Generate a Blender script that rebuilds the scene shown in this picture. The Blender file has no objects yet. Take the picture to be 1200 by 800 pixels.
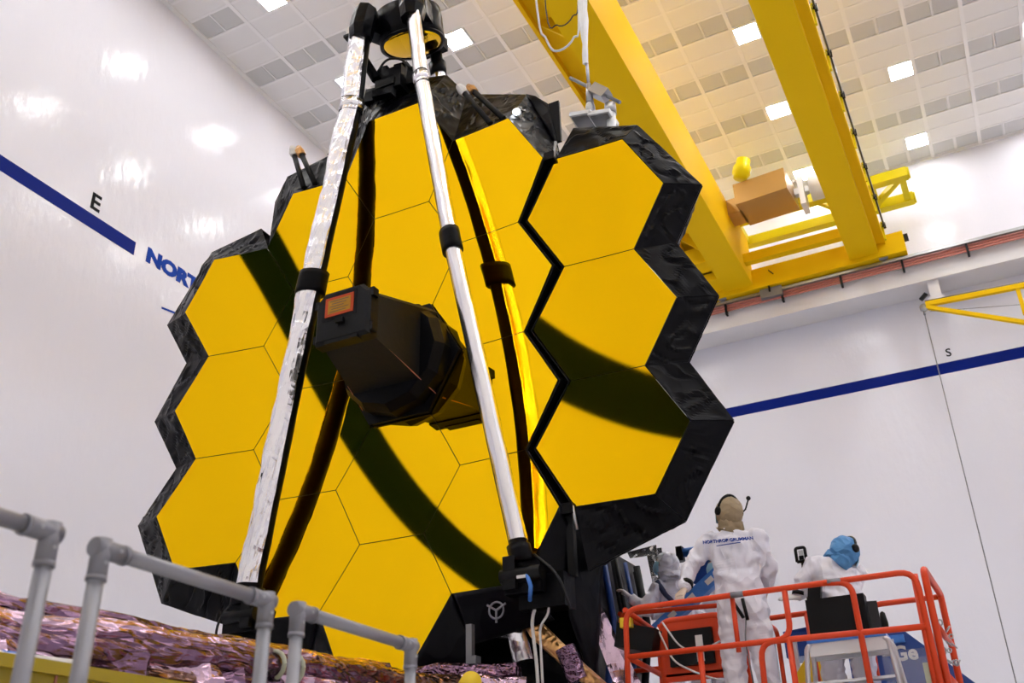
import bpy, bmesh, math, random
from mathutils import Vector, Matrix, Quaternion, noise
random.seed(7)
SC = bpy.context.scene
COL = SC.collection
CAMZ = 1.7                      # lens height above the floor
def W(x, y, z): return Vector((x, y, z + CAMZ))     # point given relative to the lens height

# ---------------------------------------------------------------- camera
cam = bpy.data.cameras.new('camera'); cam.sensor_width = 36; cam.lens = 35.01
cam.dof.use_dof = True; cam.dof.focus_distance = 11.0; cam.dof.aperture_fstop = 2.8; cam.clip_start = .05; cam.clip_end = 200
cam_o = bpy.data.objects.new('camera', cam); COL.objects.link(cam_o)
_R = ((0.8907919571700486, 0.4538901760018562, -0.02175769220662946),
      (-0.23014480182559757, 0.4093542833495739, -0.8828717012658256),
      (-0.39182018737401836, 0.7914624304617124, 0.4691099678474424))
r_, d_, f_ = (Vector(v) for v in _R)
_m = Matrix.Identity(4)
for i in range(3):
    _m[i][0] = r_[i]; _m[i][1] = -d_[i]; _m[i][2] = -f_[i]
_m[2][3] = CAMZ
cam_o.matrix_world = _m
SC.camera = cam_o
# ---------------------------------------------------------------- world, exposure
wd = bpy.data.worlds.new('world'); SC.world = wd; wd.use_nodes = True
wd.node_tree.nodes['Background'].inputs[0].default_value = (.9, .92, 1, 1)
wd.node_tree.nodes['Background'].inputs[1].default_value = .05
SC.view_settings.view_transform = 'Standard'; SC.view_settings.look = 'None'
SC.view_settings.gamma = 1; SC.view_settings.use_curve_mapping = False
SC.view_settings.exposure = 1.08
LAMP_POWER = 26.0               # emission of the ceiling panels

# ---------------------------------------------------------------- materials
MATS = {}
def mat(name, col, rough=.5, metal=0., spec=.5, bump=None, var=0., var_scale=3., coat=0., coat_rough=.1, emit=None, trans=0., alpha=1., rough_var=0., ior=None):
    m = bpy.data.materials.new(name); m.use_nodes = True
    nt = m.node_tree; b = nt.nodes['Principled BSDF']
    b.inputs['Base Color'].default_value = (*col, 1)
    b.inputs['Roughness'].default_value = rough
    b.inputs['Metallic'].default_value = metal
    b.inputs['Specular IOR Level'].default_value = spec
    b.inputs['Coat Weight'].default_value = coat
    b.inputs['Coat Roughness'].default_value = coat_rough
    if ior: b.inputs['IOR'].default_value = ior
    if trans: b.inputs['Transmission Weight'].default_value = trans
    if alpha < 1: b.inputs['Alpha'].default_value = alpha
    if emit:
        b.inputs['Emission Color'].default_value = (*emit[0], 1); b.inputs['Emission Strength'].default_value = emit[1]
    tc = nt.nodes.new('ShaderNodeTexCoord')
    if var or rough_var:
        n = nt.nodes.new('ShaderNodeTexNoise'); n.inputs['Scale'].default_value = var_scale; n.inputs['Detail'].default_value = 4
        nt.links.new(tc.outputs['Object'], n.inputs['Vector'])
        if var:
            mx = nt.nodes.new('ShaderNodeMix'); mx.data_type = 'RGBA'
            mx.inputs[6].default_value = (*[c * (1 - var) for c in col], 1); mx.inputs[7].default_value = (*[min(1, c * (1 + var)) for c in col], 1)
            nt.links.new(n.outputs['Fac'], mx.inputs[0]); nt.links.new(mx.outputs[2], b.inputs['Base Color'])
        if rough_var:
            mr = nt.nodes.new('ShaderNodeMapRange'); mr.inputs[3].default_value = max(0, rough - rough_var); mr.inputs[4].default_value = min(1, rough + rough_var)
            nt.links.new(n.outputs['Fac'], mr.inputs[0]); nt.links.new(mr.outputs[0], b.inputs['Roughness'])
    if bump:
        kind, scale, strength, dist = bump[:4]
        stretch = bump[4] if len(bump) > 4 else (1, 1, 1)
        mp = nt.nodes.new('ShaderNodeMapping'); mp.inputs['Scale'].default_value = stretch
        nt.links.new(tc.outputs['Object'], mp.inputs['Vector'])
        if kind == 'noise':
            t = nt.nodes.new('ShaderNodeTexNoise'); t.inputs['Scale'].default_value = scale; t.inputs['Detail'].default_value = 3; o = t.outputs['Fac']
        elif kind == 'crumple':
            t = nt.nodes.new('ShaderNodeTexVoronoi'); t.feature = 'F1'; t.inputs['Scale'].default_value = scale; o = t.outputs['Distance']
            w = nt.nodes.new('ShaderNodeTexNoise'); w.inputs['Scale'].default_value = scale * .6; w.inputs['Detail'].default_value = 2
            ad = nt.nodes.new('ShaderNodeVectorMath'); ad.operation = 'MULTIPLY_ADD'; ad.inputs[1].default_value = (.5, .5, .5)
            nt.links.new(mp.outputs[0], w.inputs['Vector']); nt.links.new(w.outputs['Color'], ad.inputs[0]); nt.links.new(mp.outputs[0], ad.inputs[2])
        nt.links.new(ad.outputs[0] if kind == 'crumple' else mp.outputs[0], t.inputs['Vector'])
        bp = nt.nodes.new('ShaderNodeBump'); bp.inputs['Strength'].default_value = strength; bp.inputs['Distance'].default_value = dist
        nt.links.new(o, bp.inputs['Height']); nt.links.new(bp.outputs[0], b.inputs['Normal'])
        if coat: nt.links.new(bp.outputs[0], b.inputs['Coat Normal'])
    MATS[name] = m
    return m
mat('wall', (.755, .75, .82), .14, spec=.28, bump=('noise', 5, .7, .014, (1, 1, .45)), rough_var=.05, var_scale=2.)
mat('floor', (.80, .80, .82), .3)
mat('wall_brightened', (.94, .93, .93), .3, spec=.3)  # wall colour lightened for the unseen front wall, to brighten the gold reflection
mat('tile', (.80, .79, .795), .45, var=.03, var_scale=.6)
mat('tile_dark', (.57, .57, .575), .5, bump=('noise', 60, .3, .004))
mat('bar', (.86, .85, .86), .35)
mat('diffuser', (.9, .9, .9), .5, emit=((1, .985, .975), LAMP_POWER))
mat('blue_paint', (.003, .014, .18), .35, spec=.3, ior=1.18)
mat('letter_blue', (.005, .045, .33), .4, spec=.3, ior=1.2)
mat('letter_black', (.008, .008, .011), .5, spec=.3, ior=1.2)
mat('crane_yellow', (.86, .53, .002), .6, spec=.3, ior=1.25, var=.03, var_scale=.7)
mat('trolley_yellow', (.70, .58, .004), .4, spec=.15, var=.06, var_scale=1.)
mat('brown_metal', (.46, .27, .08), .34, metal=.45, bump=('noise', 3, .15, .01, (8, 8, .5)))
mat('beam_white', (.74, .72, .73), .3)
mat('copper', (.50, .17, .13), .4)
mat('black_plastic', (.004, .004, .0046), .42, spec=.4, ior=1.3)
mat('steel', (.40, .40, .41), .3, metal=.9)
mat('grey_steel', (.22, .22, .23), .42, metal=.6, rough_var=.12)
mat('white_paint', (.78, .78, .78), .35)
mat('gold', (1.0, .585, .003), .012, metal=1)
mat('gold_edge', (.06, .04, .02), .5)
mat('shroud', (.0024, .0023, .0038), .28, spec=.4, ior=1.24, bump=('crumple', 3.0, .5, .05))
mat('shroud_smooth', (.0025, .0024, .0036), .36, spec=.4, ior=1.24, bump=('noise', 6, .4, .02))
mat('deep_black', (.003, .003, .0035), .55, spec=.3, bump=('noise', 8, .3, .02))
mat('silver_foil', (.95, .94, .96), .25, metal=1, bump=('crumple', 5.5, .55, .035))
mat('clear_silver', (.96, .95, .96), .2, metal=1, bump=('crumple', 3, .3, .03, (1, .5, 1)))
mat('gold_foil', (.75, .42, .16), .28, metal=.9, bump=('crumple', 9, .7, .03))
mat('pink_foil', (.60, .42, .53), .2, metal=1, bump=('crumple', 10, .75, .03, (1, 1, .35)), var=.3, var_scale=3.)
mat('flap_foil', (.66, .48, .59), .2, metal=1, bump=('crumple', 4, .6, .05), var=.15, var_scale=3.)
mat('purple_foil', (.22, .13, .20), .2, metal=1, bump=('crumple', 11, .8, .03, (1, 1, .3)), var=.4, var_scale=4.)
mat('copper_foil', (.26, .15, .12), .22, metal=1, bump=('crumple', 10, .8, .03, (1, 1, .5)), var=.4)
mat('tape', (.42, .44, .33), .5)
mat('pipe', (.27, .265, .29), .4, metal=.35, rough_var=.08)
mat('fitting', (.23, .225, .25), .45, metal=.5)
mat('lift_orange', (.70, .055, .008), .36, spec=.35, var=.06, var_scale=2.)
mat('suit', (.80, .78, .85), .6, spec=.2, bump=('crumple', 6, .9, .05, (1, 1, .6)))
mat('hood_tan', (.36, .27, .165), .6, spec=.2, bump=('crumple', 7, .9, .05))
mat('hood_white', (.70, .69, .75), .6, bump=('crumple', 7, .9, .05))
mat('hood_blue', (.10, .29, .58), .55, spec=.25, bump=('crumple', 7, .9, .05))
mat('mask', (.28, .52, .68), .6)
mat('skin', (.55, .30, .20), .5)
mat('glove', (.74, .71, .72), .5)
mat('glove_tan', (.60, .47, .38), .5)
mat('harness', (.025, .035, .09), .6)
mat('machine_blue', (.012, .05, .24), .35)
mat('wrap_blue', (.05, .20, .62), .35, bump=('noise', 12, .4, .02))
mat('red_label', (.50, .06, .012), .5, spec=.2)
mat('label_field', (.42, .20, .01), .5, spec=.2)
mat('label_ink', (.16, .09, .02), .5)
mat('aluminium', (.66, .66, .68), .35, metal=.8)
mat('cable_white', (.72, .70, .68), .5)
mat('cable_black', (.007, .007, .008), .5)
mat('yellow_plastic', (.80, .55, .01), .4)
mat('beam_yellow', (.40, .29, .004), .4)
mat('clear_plastic', (.8, .84, .9), .1, alpha=.08)
mat('platform_grey', (.35, .35, .36), .6)

# ---------------------------------------------------------------- mesh tools
class MB:
    def __init__(s): s.v = []; s.f = []; s.mi = []; s.sm = []
    def add(s, vs, fs, mi=0, smooth=False):
        b = len(s.v); s.v += [Vector(v) for v in vs]
        for f in fs: s.f.append([b + i for i in f]); s.mi.append(mi); s.sm.append(smooth)
        return s
    def box(s, c, size, rot=None, mi=0):
        c = Vector(c); hx, hy, hz = (q / 2 for q in size); vs = []
        for x in (-hx, hx):
            for y in (-hy, hy):
                for z in (-hz, hz):
                    p = Vector((x, y, z)); p = rot @ p if rot else p; vs.append(c + p)
        return s.add(vs, [(0, 1, 3, 2), (4, 6, 7, 5), (0, 4, 5, 1), (2, 3, 7, 6), (0, 2, 6, 4), (1, 5, 7, 3)], mi)
    def span(s, a, b, mi=0):
        a = Vector(a); b = Vector(b)
        return s.box((a + b) / 2, [abs(b[i] - a[i]) for i in range(3)], None, mi)
    def beam(s, a, b, w, h, up=(0, 0, 1), mi=0):
        a = Vector(a); b = Vector(b); d = (b - a); L = d.length; d.normalize(); up = Vector(up)
        x = d.cross(up)
        if x.length < 1e-5: x = d.cross(Vector((1, 0, 0)))
        x.normalize(); u = x.cross(d)
        R = Matrix((d, x, u)).transposed()
        return s.box((a + b) / 2, (L, w, h), R, mi)
    def tube(s, pts, r, n=10, cap=True, smooth=True, mi=0, jit=0., ell=None, closed=False):
        pts = [Vector(p) for p in pts]; N = len(pts)
        rs = r if isinstance(r, (list, tuple)) else [r] * N
        t0 = (pts[1] - pts[0]).normalized()
        ref = Vector((0, 0, 1)) if abs(t0.z) < .9 else Vector((1, 0, 0))
        if ell: ref = Vector(ell[0])
        u = (ref - t0 * ref.dot(t0)).normalized(); vs = []; fs = []
        for i, p in enumerate(pts):
            if i == 0: t = t0
            elif i == N - 1: t = (pts[i] - pts[i - 1]).normalized()
            else: t = ((pts[i + 1] - p).normalized() + (p - pts[i - 1]).normalized()).normalized()
            u = (u - t * u.dot(t)).normalized(); w = t.cross(u)
            k2 = ell[1] if ell else 1.
            for j in range(n):
                a = 2 * math.pi * j / n; rr = rs[i] * (1 + jit * (random.random() - .5) * 2)
                vs.append(p + u * math.cos(a) * rr + w * math.sin(a) * rr * k2)
        for i in range(N - 1):
            for j in range(n):
                k = (j + 1) % n; fs.append((i * n + j, i * n + k, (i + 1) * n + k, (i + 1) * n + j))
        s.add(vs, fs, mi, smooth)
        if cap and not closed:
            b = len(s.v) - len(vs)
            s.f += [[b + j for j in range(n)][::-1], [b + (N - 1) * n + j for j in range(n)]]; s.mi += [mi, mi]; s.sm += [False, False]
        return s
    def lathe(s, prof, c=(0, 0, 0), axis=(0, 0, 1), n=24, smooth=True, mi=0, cap=True):
        ax = Vector(axis).normalized(); c = Vector(c)
        ref = Vector((0, 0, 1)) if abs(ax.z) < .9 else Vector((1, 0, 0))
        u = (ref - ax * ref.dot(ax)).normalized(); w = ax.cross(u); vs = []; fs = []
        for r, h in prof:
            for j in range(n):
                a = 2 * math.pi * j / n; vs.append(c + ax * h + (u * math.cos(a) + w * math.sin(a)) * r)
        for i in range(len(prof) - 1):
            for j in range(n):
                k = (j + 1) % n; fs.append((i * n + j, i * n + k, (i + 1) * n + k, (i + 1) * n + j))
        s.add(vs, fs, mi, smooth)
        if cap:
            b = len(s.v) - len(vs); m = len(prof) - 1
            if prof[0][0] > 1e-4: s.f.append([b + j for j in range(n)][::-1]); s.mi.append(mi); s.sm.append(False)
            if prof[-1][0] > 1e-4: s.f.append([b + m * n + j for j in range(n)]); s.mi.append(mi); s.sm.append(False)
        return s
    def prism(s, poly, d, mi=0):
        n = len(poly); d = Vector(d); vs = [Vector(p) for p in poly] + [Vector(p) + d for p in poly]
        return s.add(vs, [list(range(n))[::-1], list(range(n, 2 * n))] + [(i, (i + 1) % n, n + (i + 1) % n, n + i) for i in range(n)], mi)
    def sheet(s, A, B, C, D, nx, ny, amp=.015, fr=2.2, th=.012, mi=0, smooth=True, sag=0., crease=False):
        # wrinkled blanket between corners A-B (one edge) and D-C (the other)
        A, B, C, D = (Vector(q) for q in (A, B, C, D)); nrm = (B - A).cross(D - A).normalized(); top = []; seed = Vector((A.x * 3.1, B.y * 2.7, C.z * 1.9))
        for j in range(ny + 1):
            for i in range(nx + 1):
                u = i / nx; v = j / ny; p = (A * (1 - u) + B * u) * (1 - v) + (D * (1 - u) + C * u) * v
                e = min(1, 6 * min(u, 1 - u, v, 1 - v) + .12)
                k = noise.noise(p * fr + seed) * 1.0 + abs(noise.noise(p * fr * 2.3 + seed)) * .8
                if crease:
                    w = p + Vector((noise.noise(p * 2.2), noise.noise(p * 2.2 + seed), 0)) * .18
                    k = .55 * noise.noise(w * fr * .8 + seed) + .55 * (1 - min(1, abs(noise.noise(w * fr * 1.5 + seed)) * 5)) ** 2 - .5 * (1 - min(1, abs(noise.noise(w * fr * 2.1 - seed)) * 6)) ** 2
                top.append(p + nrm * (amp * k * e + sag * math.sin(math.pi * u) * math.sin(math.pi * v)))
        m = len(top); bot = [p - nrm * th for p in top]; fs = []
        g = lambda i, j: j * (nx + 1) + i
        for j in range(ny):
            for i in range(nx):
                q = (g(i, j), g(i + 1, j), g(i + 1, j + 1), g(i, j + 1)); fs.append(q); fs.append(tuple(m + k for k in q[::-1]))
        rim = [g(i, 0) for i in range(nx + 1)] + [g(nx, j) for j in range(1, ny + 1)] + [g(i, ny) for i in range(nx - 1, -1, -1)] + [g(0, j) for j in range(ny - 1, 0, -1)]
        for a, b in zip(rim, rim[1:] + rim[:1]): fs.append((b, a, m + a, m + b))
        return s.add(top + bot, fs, mi, smooth)
    def mesh(s, name, mats):
        me = bpy.data.meshes.new(name); me.from_pydata([tuple(v) for v in s.v], [], s.f)
        for m in (mats if isinstance(mats, (list, tuple)) else [mats]): me.materials.append(MATS[m])
        me.polygons.foreach_set('material_index', s.mi); me.polygons.foreach_set('use_smooth', s.sm); me.update()
        return me
    def build(s, name, mats, parent=None, loc=(0, 0, 0), **props):
        o = bpy.data.objects.new(name, s.mesh(name, mats)); COL.objects.link(o); o.location = loc
        if parent: o.parent = parent
        for k, v in props.items(): o[k] = v
        return o
def empty(name, loc, label, cat, group=None, rz=0):
    o = bpy.data.objects.new(name, None); COL.objects.link(o); o.location = loc; o.rotation_euler.z = rz; o.empty_display_size = .2
    o['label'] = label; o['category'] = cat
    if group: o['group'] = group
    return o
def link_copy(o, parent=None, loc=None, name=None):
    c = o.copy(); COL.objects.link(c)
    c.parent = parent
    if loc is not None: c.location = loc
    return c
def rel(root): return -root.location
def fillet(pts, r, k=5):
    # round the corners of a polyline
    pts = [Vector(p) for p in pts]; out = [pts[0]]
    for a, b, c in zip(pts, pts[1:], pts[2:]):
        d1 = (a - b); d2 = (c - b); q = min(r, d1.length * .49, d2.length * .49); p1 = b + d1.normalized() * q; p2 = b + d2.normalized() * q
        for i in range(k + 1):
            t = i / k; out.append(p1 * (1 - t) ** 2 + b * 2 * t * (1 - t) + p2 * t * t)
    return out + [pts[-1]]
def text_mesh(name, body, size, material, matrix, parent=None, extrude=.004, xs=1., bold=0., shear=0., align='LEFT', **props):
    cu = bpy.data.curves.new(name, 'FONT'); cu.body = body; cu.size = size; cu.extrude = extrude; cu.offset = bold; cu.shear = shear; cu.align_x = align; cu.resolution_u = 3
    t = bpy.data.objects.new(name, cu); COL.objects.link(t)
    bpy.context.view_layer.update()
    me = bpy.data.meshes.new_from_object(t.evaluated_get(bpy.context.evaluated_depsgraph_get()))
    bpy.data.objects.remove(t); bpy.data.curves.remove(cu)
    me.transform(matrix @ Matrix.Diagonal((xs, 1, 1, 1))); me.name = name
    me.materials.clear(); me.materials.append(MATS[material])
    for p in me.polygons: p.material_index = 0
    o = bpy.data.objects.new(name, me); COL.objects.link(o); o.parent = parent
    for k, v in props.items(): o[k] = v
    return o

# ---------------------------------------------------------------- room shell
XE, YS, YN, XW = -15.38, 27.88, -6.0, 12.0
XA, YR = -22.0, 2.0             # unseen bay added to shape the mirror reflection, out to XA for y < YR
ZC = 19.13 + CAMZ
ZT, ZB = 12.32 + CAMZ, 11.99 + CAMZ       # blue stripe
MB().span((XA, YN, -.2), (XW, YS, 0)).build('floor', 'floor', kind='structure')
wl = MB().span((XE - .25, YR, 0), (XE, YS, ZC)).build('wall_left', 'wall', kind='structure')
wb = MB().span((XE - .25, YS, 0), (XW + .25, YS + .25, ZC)).build('wall_back', 'wall', kind='structure')
wa = MB().span((XA - .25, YN, 0), (XA, YR + .25, ZC)).span((XA, YR, 0), (XE - .25, YR + .25, ZC)).build('wall_added_bay', 'wall', kind='structure')  # added walls, unseen, so the reflected stripe runs on past the corner
wf = MB().span((XA - .25, YN - .25, 0), (XW + .25, YN, ZC)).build('wall_front', 'wall_brightened', kind='structure')
wr = MB().span((XW, YN, 0), (XW + .25, YS, ZC)).build('wall_right', 'wall', kind='structure')
e = .006
MB().span((XE, YR, ZB), (XE + e, 12.63, ZT)).build('painted_stripe', 'blue_paint', wl)
MB().span((XE, 19.3, ZB), (XE + e, YS, ZT)).build('painted_stripe', 'blue_paint', wl)
MB().span((XE, YS - e, ZB), (XW, YS, ZT)).build('painted_stripe', 'blue_paint', wb)
MB().span((XA, YN, ZB), (XW, YN + e, ZT)).build('painted_stripe', 'blue_paint', wf)
MB().span((XA, YN, ZB), (XA + e, YR, ZT)).build('painted_stripe', 'blue_paint', wa)
MB().span((XW - e, YN, ZB), (XW, YS, ZT)).build('painted_stripe', 'blue_paint', wr)
mE = lambda y, z: Matrix(((0, 0, 1, XE + .004), (1, 0, 0, y), (0, 1, 0, z), (0, 0, 0, 1)))
mS = lambda x, z: Matrix(((1, 0, 0, x), (0, 0, -1, YS - .004), (0, 1, 0, z), (0, 0, 0, 1)))
text_mesh('letter', 'E', .55, 'letter_black', mE(11.30, 12.45 + CAMZ), wl, bold=.012)
text_mesh('letter', 'S', .34, 'letter_black', mS(-.19, 12.49 + CAMZ), wb, bold=.004)
text_mesh('wall_lettering', 'NORTHROP GRUMMAN', .47, 'letter_blue', mE(12.97, 12.06 + CAMZ), wl, xs=1.22, bold=.03)
sw = [Vector((XE + .006, 13.62 + .28 * i, 11.17 + CAMZ + .62 * (i / 18) ** .9)) for i in range(19)]
m = MB()
for a, b in zip(sw, sw[1:]): m.beam(a, b, .004, .03 + .02 * math.sin(b.y))
m.build('swoosh_line', 'letter_blue', wl)

# ceiling: base slab, tiles and vents one by one, grid bars
ceil = MB().span((XA, YN, ZC + .03), (XW, YS, ZC + .25)).build('ceiling', 'tile', kind='structure')
CW, RH, X0, Y0, LP = 1.3497, .67483, -12.992, 16.661, 3.37414
XB = X0 + RH / 2
def in_view(p, mx=40):
    q = p - Vector((0, 0, CAMZ)); z = q.dot(f_)
    if z <= 0: return False
    u = 600 + 1167 * q.dot(r_) / z; v = 400 + 1167 * q.dot(d_) / z
    return -mx < u < 1200 + mx and -mx < v < 265
g = .022
def tile_mesh(w, h): return MB().span((-w / 2 + g, -h / 2 + g, -.012), (w / 2 - g, h / 2 - g, .03)).mesh('ceiling_tile', 'tile')
full, half = tile_mesh(CW, RH), tile_mesh(CW / 2, RH)
vm = MB()
for sx in (-1, 1): vm.span((sx * CW / 4 - CW / 4 + .045, -RH / 2 + .045, -.0), (sx * CW / 4 + CW / 4 - .045, RH / 2 - .045, .03), 1)
vm.span((-.02, -RH / 2 + g, -.014), (.02, RH / 2 - g, .028), 0)
for sy in (-1, 1): vm.span((-CW / 2 + g, sy * (RH / 2 - g) - .01, -.014), (CW / 2 - g, sy * (RH / 2 - g) + .01, .028), 0)
vent = vm.mesh('ceiling_vent', ['bar', 'tile_dark'])
kx0 = math.floor((XE - XB) / CW); kx1 = math.ceil((XW - XB) / CW)
j0 = math.ceil((YN - Y0) / RH); j1 = math.floor((YS - Y0) / RH)
LIGHTS = [(X0 + LP * i, Y0 + LP * j, 5 * j, i) for i in range(-2, 8) for j in range(-6, 4) if (i >= 0 or j < -4) and YN + .4 < Y0 + LP * j < YS - .4 and X0 + LP * i < XW - .4]
lit = {}
for lx, ly, lj, i in LIGHTS: lit[(math.floor((lx - XB) / CW), lj)] = 1 if ((lx - XB) / CW) % 1 > .5 else 0
far = MB(); cnt = 0
def far_add(me, loc):
    for p in me.polygons: far.f.append([len(far.v) + k for k in range(len(p.vertices))]); far.mi.append(p.material_index); far.sm.append(False); far.v += [me.vertices[k].co + loc for k in p.vertices]
for k in range(kx0, kx1):
    xa, xb = XB + k * CW, XB + (k + 1) * CW
    if xb < XE + .2 or xa > XW - .2: continue
    for j in range(j0, j1 + 1):
        c = Vector(((xa + xb) / 2, Y0 + j * RH, ZC)); me = full; nm = 'ceiling_tile'
        if (k, j) in lit: me = half; c.x += -CW / 4 if lit[(k, j)] else CW / 4
        elif j % 3 == 1: me = vent; nm = 'ceiling_vent'
        if in_view(c) and cnt < 300:
            o = bpy.data.objects.new(nm, me); COL.objects.link(o); o.location = c; o.parent = ceil; cnt += 1
        else: far_add(me, c)
far.build('ceiling_tiles_beyond', ['tile', 'tile_dark'], ceil, kind='stuff')
for k in range(kx0, kx1 + 1):
    x = XB + k * CW
    if XE + .1 < x < XW - .1: MB().span((x - .05, YN, ZC - .03), (x + .05, YS, ZC + .03)).build('grid_bar', 'bar', ceil)
for j in range(j0, j1 + 2):
    y = Y0 + (j - .5) * RH
    if YN + .1 < y < YS - .1: MB().span((XE, y - .033, ZC - .022), (XW, y + .033, ZC + .03)).build('grid_bar', 'bar', ceil)
MB().span((XE, YR, ZC - .05), (XE + .12, YS, ZC + .03)).build('grid_bar', 'bar', ceil)
MB().span((XE, YS - .07, ZC - .05), (XW, YS, ZC + .03)).build('grid_bar', 'bar', ceil)
# recessed square lights
fr = MB(); q = RH / 2 - .02
for a in (-1, 1):
    fr.span((a * q - .03, -q - .03, -.022), (a * q + .03, q + .03, .03)); fr.span((-q - .03, a * q - .03, -.022), (q + .03, a * q + .03, .03))
fr_me = fr.mesh('light_frame', 'bar'); df_me = MB().span((-q + .03, -q + .03, -.012), (q - .03, q - .03, .02)).mesh('diffuser', 'diffuser')
VIS = {(0, -1): 'square ceiling light at the top edge above the left wall', (0, 0): 'square ceiling light behind the left silver strut', (1, 0): 'square ceiling light just right of the small round mirror',
       (3, 1): 'square ceiling light beside the top of the slimmer yellow girder, farthest from the wall', (3, 2): 'square ceiling light left of the slimmer yellow girder, halfway along it', (3, 3): 'square ceiling light above the brown trolley box',
       (4, 2): 'square ceiling light right of the slimmer girder, higher of two', (4, 3): 'square ceiling light right of the slimmer girder, close to the back wall'}
for lx, ly, lj, i in LIGHTS:
    t = empty('ceiling_light', (lx, ly, ZC), VIS.get((i, lj // 5), 'square ceiling light out of view in the tiled ceiling'), 'light', 'square lights in the tiled ceiling')
    for nm, me in (('light_frame', fr_me), ('diffuser', df_me)):
        o = bpy.data.objects.new(nm, me); COL.objects.link(o); o.parent = t

# runway beam on the back wall with conductor bars
rw = empty('runway_beam', W(0, YS - .5, 14.4), 'grey-white crane runway beam along the back wall', 'beam')
P = rel(rw)
MB().span(W(XE + .1, 26.75, 14.40), W(XW - .1, 26.95, 14.55)).span(W(XE + .1, 26.9, 14.48), W(XW - .1, YS - .005, 14.52)).build('lower_flange', 'beam_white', rw, P)
MB().span(W(XE + .1, 26.82, 14.52), W(XW - .1, 27.12, 15.05)).build('web', 'beam_white', rw, P)
MB().span(W(XE + .1, 26.7, 15.05), W(XW - .1, YS - .005, 15.13)).build('upper_flange', 'beam_white', rw, P)
MB().span(W(XE + .1, 26.52, 15.13), W(XW - .1, 26.62, 15.22)).build('crane_rail', 'steel', rw, P)
cb = empty('conductor_bars', W(0, 26.6, 14.8), 'reddish conductor bars running along the crane runway beam', 'conductor')
P = rel(cb)
for k in range(4): MB().tube([W(XE + .2, 26.62 + .02 * k, 14.93 + .09 * k), W(XW - .2, 26.62 + .02 * k, 14.93 + .09 * k)], .035, 8).build('bar', 'copper', cb, P)
for k in range(12):
    x = -9.3 + 1.72 * k
    MB().span(W(x - .03, 26.55, 14.78), W(x + .03, 26.72, 15.24)).span(W(x - .1, 26.58, 15.19), W(x + .1, 26.68, 15.24)).build('hanger', 'black_plastic', cb, P)
# ---------------------------------------------------------------- overhead travelling crane
cr = empty('bridge_crane', W(-3.4, 26.5, 15.2), 'yellow overhead bridge crane with two long girders under the ceiling', 'crane')
P = rel(cr)
YA = YN + 1.2
MB().span(W(-5.75, YA, 15.42), W(-4.9, 26.6, 17.2)).build('girder', 'crane_yellow', cr, P, label='broad yellow box girder')
m = MB().span(W(-6.55, YA, 16.55), W(-5.75, 26.3, 16.62)).span(W(-6.62, YA, 16.35), W(-6.53, 26.3, 16.75))
m.span(W(-6.62, YA, 17.6), W(-6.57, 26.3, 17.65))
m.build('walkway', 'crane_yellow', cr, P)
for k in range(13):
    y = YA + .4 + 2.4 * k
    MB().prism([W(-6.55, y, 16.55), W(-5.75, y, 16.55), W(-5.75, y, 15.7)], (0, .06, 0)).build('bracket', 'crane_yellow', cr, P)
MB().span(W(-2.05, YA, 15.42), W(-1.25, 26.6, 16.9)).build('girder', 'crane_yellow', cr, P, label='slimmer yellow box girder')
MB().span(W(-1.25, YA, 15.72), W(-1.02, 26.4, 15.79)).span(W(-1.05, YA, 15.66), W(-1.0, 26.4, 15.9)).build('walkway', 'crane_yellow', cr, P)
# festoon on the right girder
fe = MB().tube([W(-.93, YA, 16.2), W(-.93, 26.4, 16.2)], .03, 8).build('festoon_rail', 'grey_steel', cr, P)
for k in range(14):
    y = 26.2 - 1.55 * k
    MB().span(W(-1.01, y - .04, 15.7), W(-.95, y + .04, 16.3)).beam(W(-.98, y, 16.2), W(-1.22, y - .5, 15.9), .06, .06).build('festoon_post', 'trolley_yellow', cr, P)
    MB().span(W(-.98, y - .05, 16.1), W(-.88, y + .05, 16.24)).build('festoon_carrier', 'black_plastic', cr, P)
    pts = [W(-.92, y - 1.55 * t, 16.12 - .10 * 4 * t * (1 - t)) for t in [i / 8 for i in range(9)]]
    MB().tube(pts, .018, 6).build('festoon_cable', 'cable_black', cr, P)
# end trucks and ties at the back wall
MB().span(W(-6.4, 26.35, 15.28), W(-.5, 26.75, 15.95)).build('end_truck', 'crane_yellow', cr, P)
MB().span(W(-6.2, 25.5, 15.75), W(-1.6, 25.75, 16.05)).build('tie_beam', 'crane_yellow', cr, P)
MB().span(W(-6.6, 25.6, 15.5), W(-5.75, 26.4, 16.4)).span(W(-6.5, 24.9, 15.75), W(-5.75, 25.6, 16.3)).build('drive_housing', 'crane_yellow', cr, P)
for x in (-5.9, -1.15): MB().lathe([(.0, 0), (.19, 0), (.19, .12), (0, .12)], W(x, 26.42, 15.42), (0, 1, 0), 20).build('wheel', 'grey_steel', cr, P)
MB().span(W(-.5, 26.4, 15.7), W(-.38, 26.6, 15.85)).build('bumper', 'black_plastic', cr, P)
MB().span(W(-4.75, 26.45, 14.95), W(-4.1, 26.6, 15.25)).build('current_collector', 'grey_steel', cr, P)
MB().beam(W(-4.45, 26.4, 15.1), W(-4.45, 26.4, 15.95), .05, .05).beam(W(-4.45, 26.4, 15.9), W(-4.25, 26.3, 15.6), .03, .03).build('collector_arm', 'black_plastic', cr, P)
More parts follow.
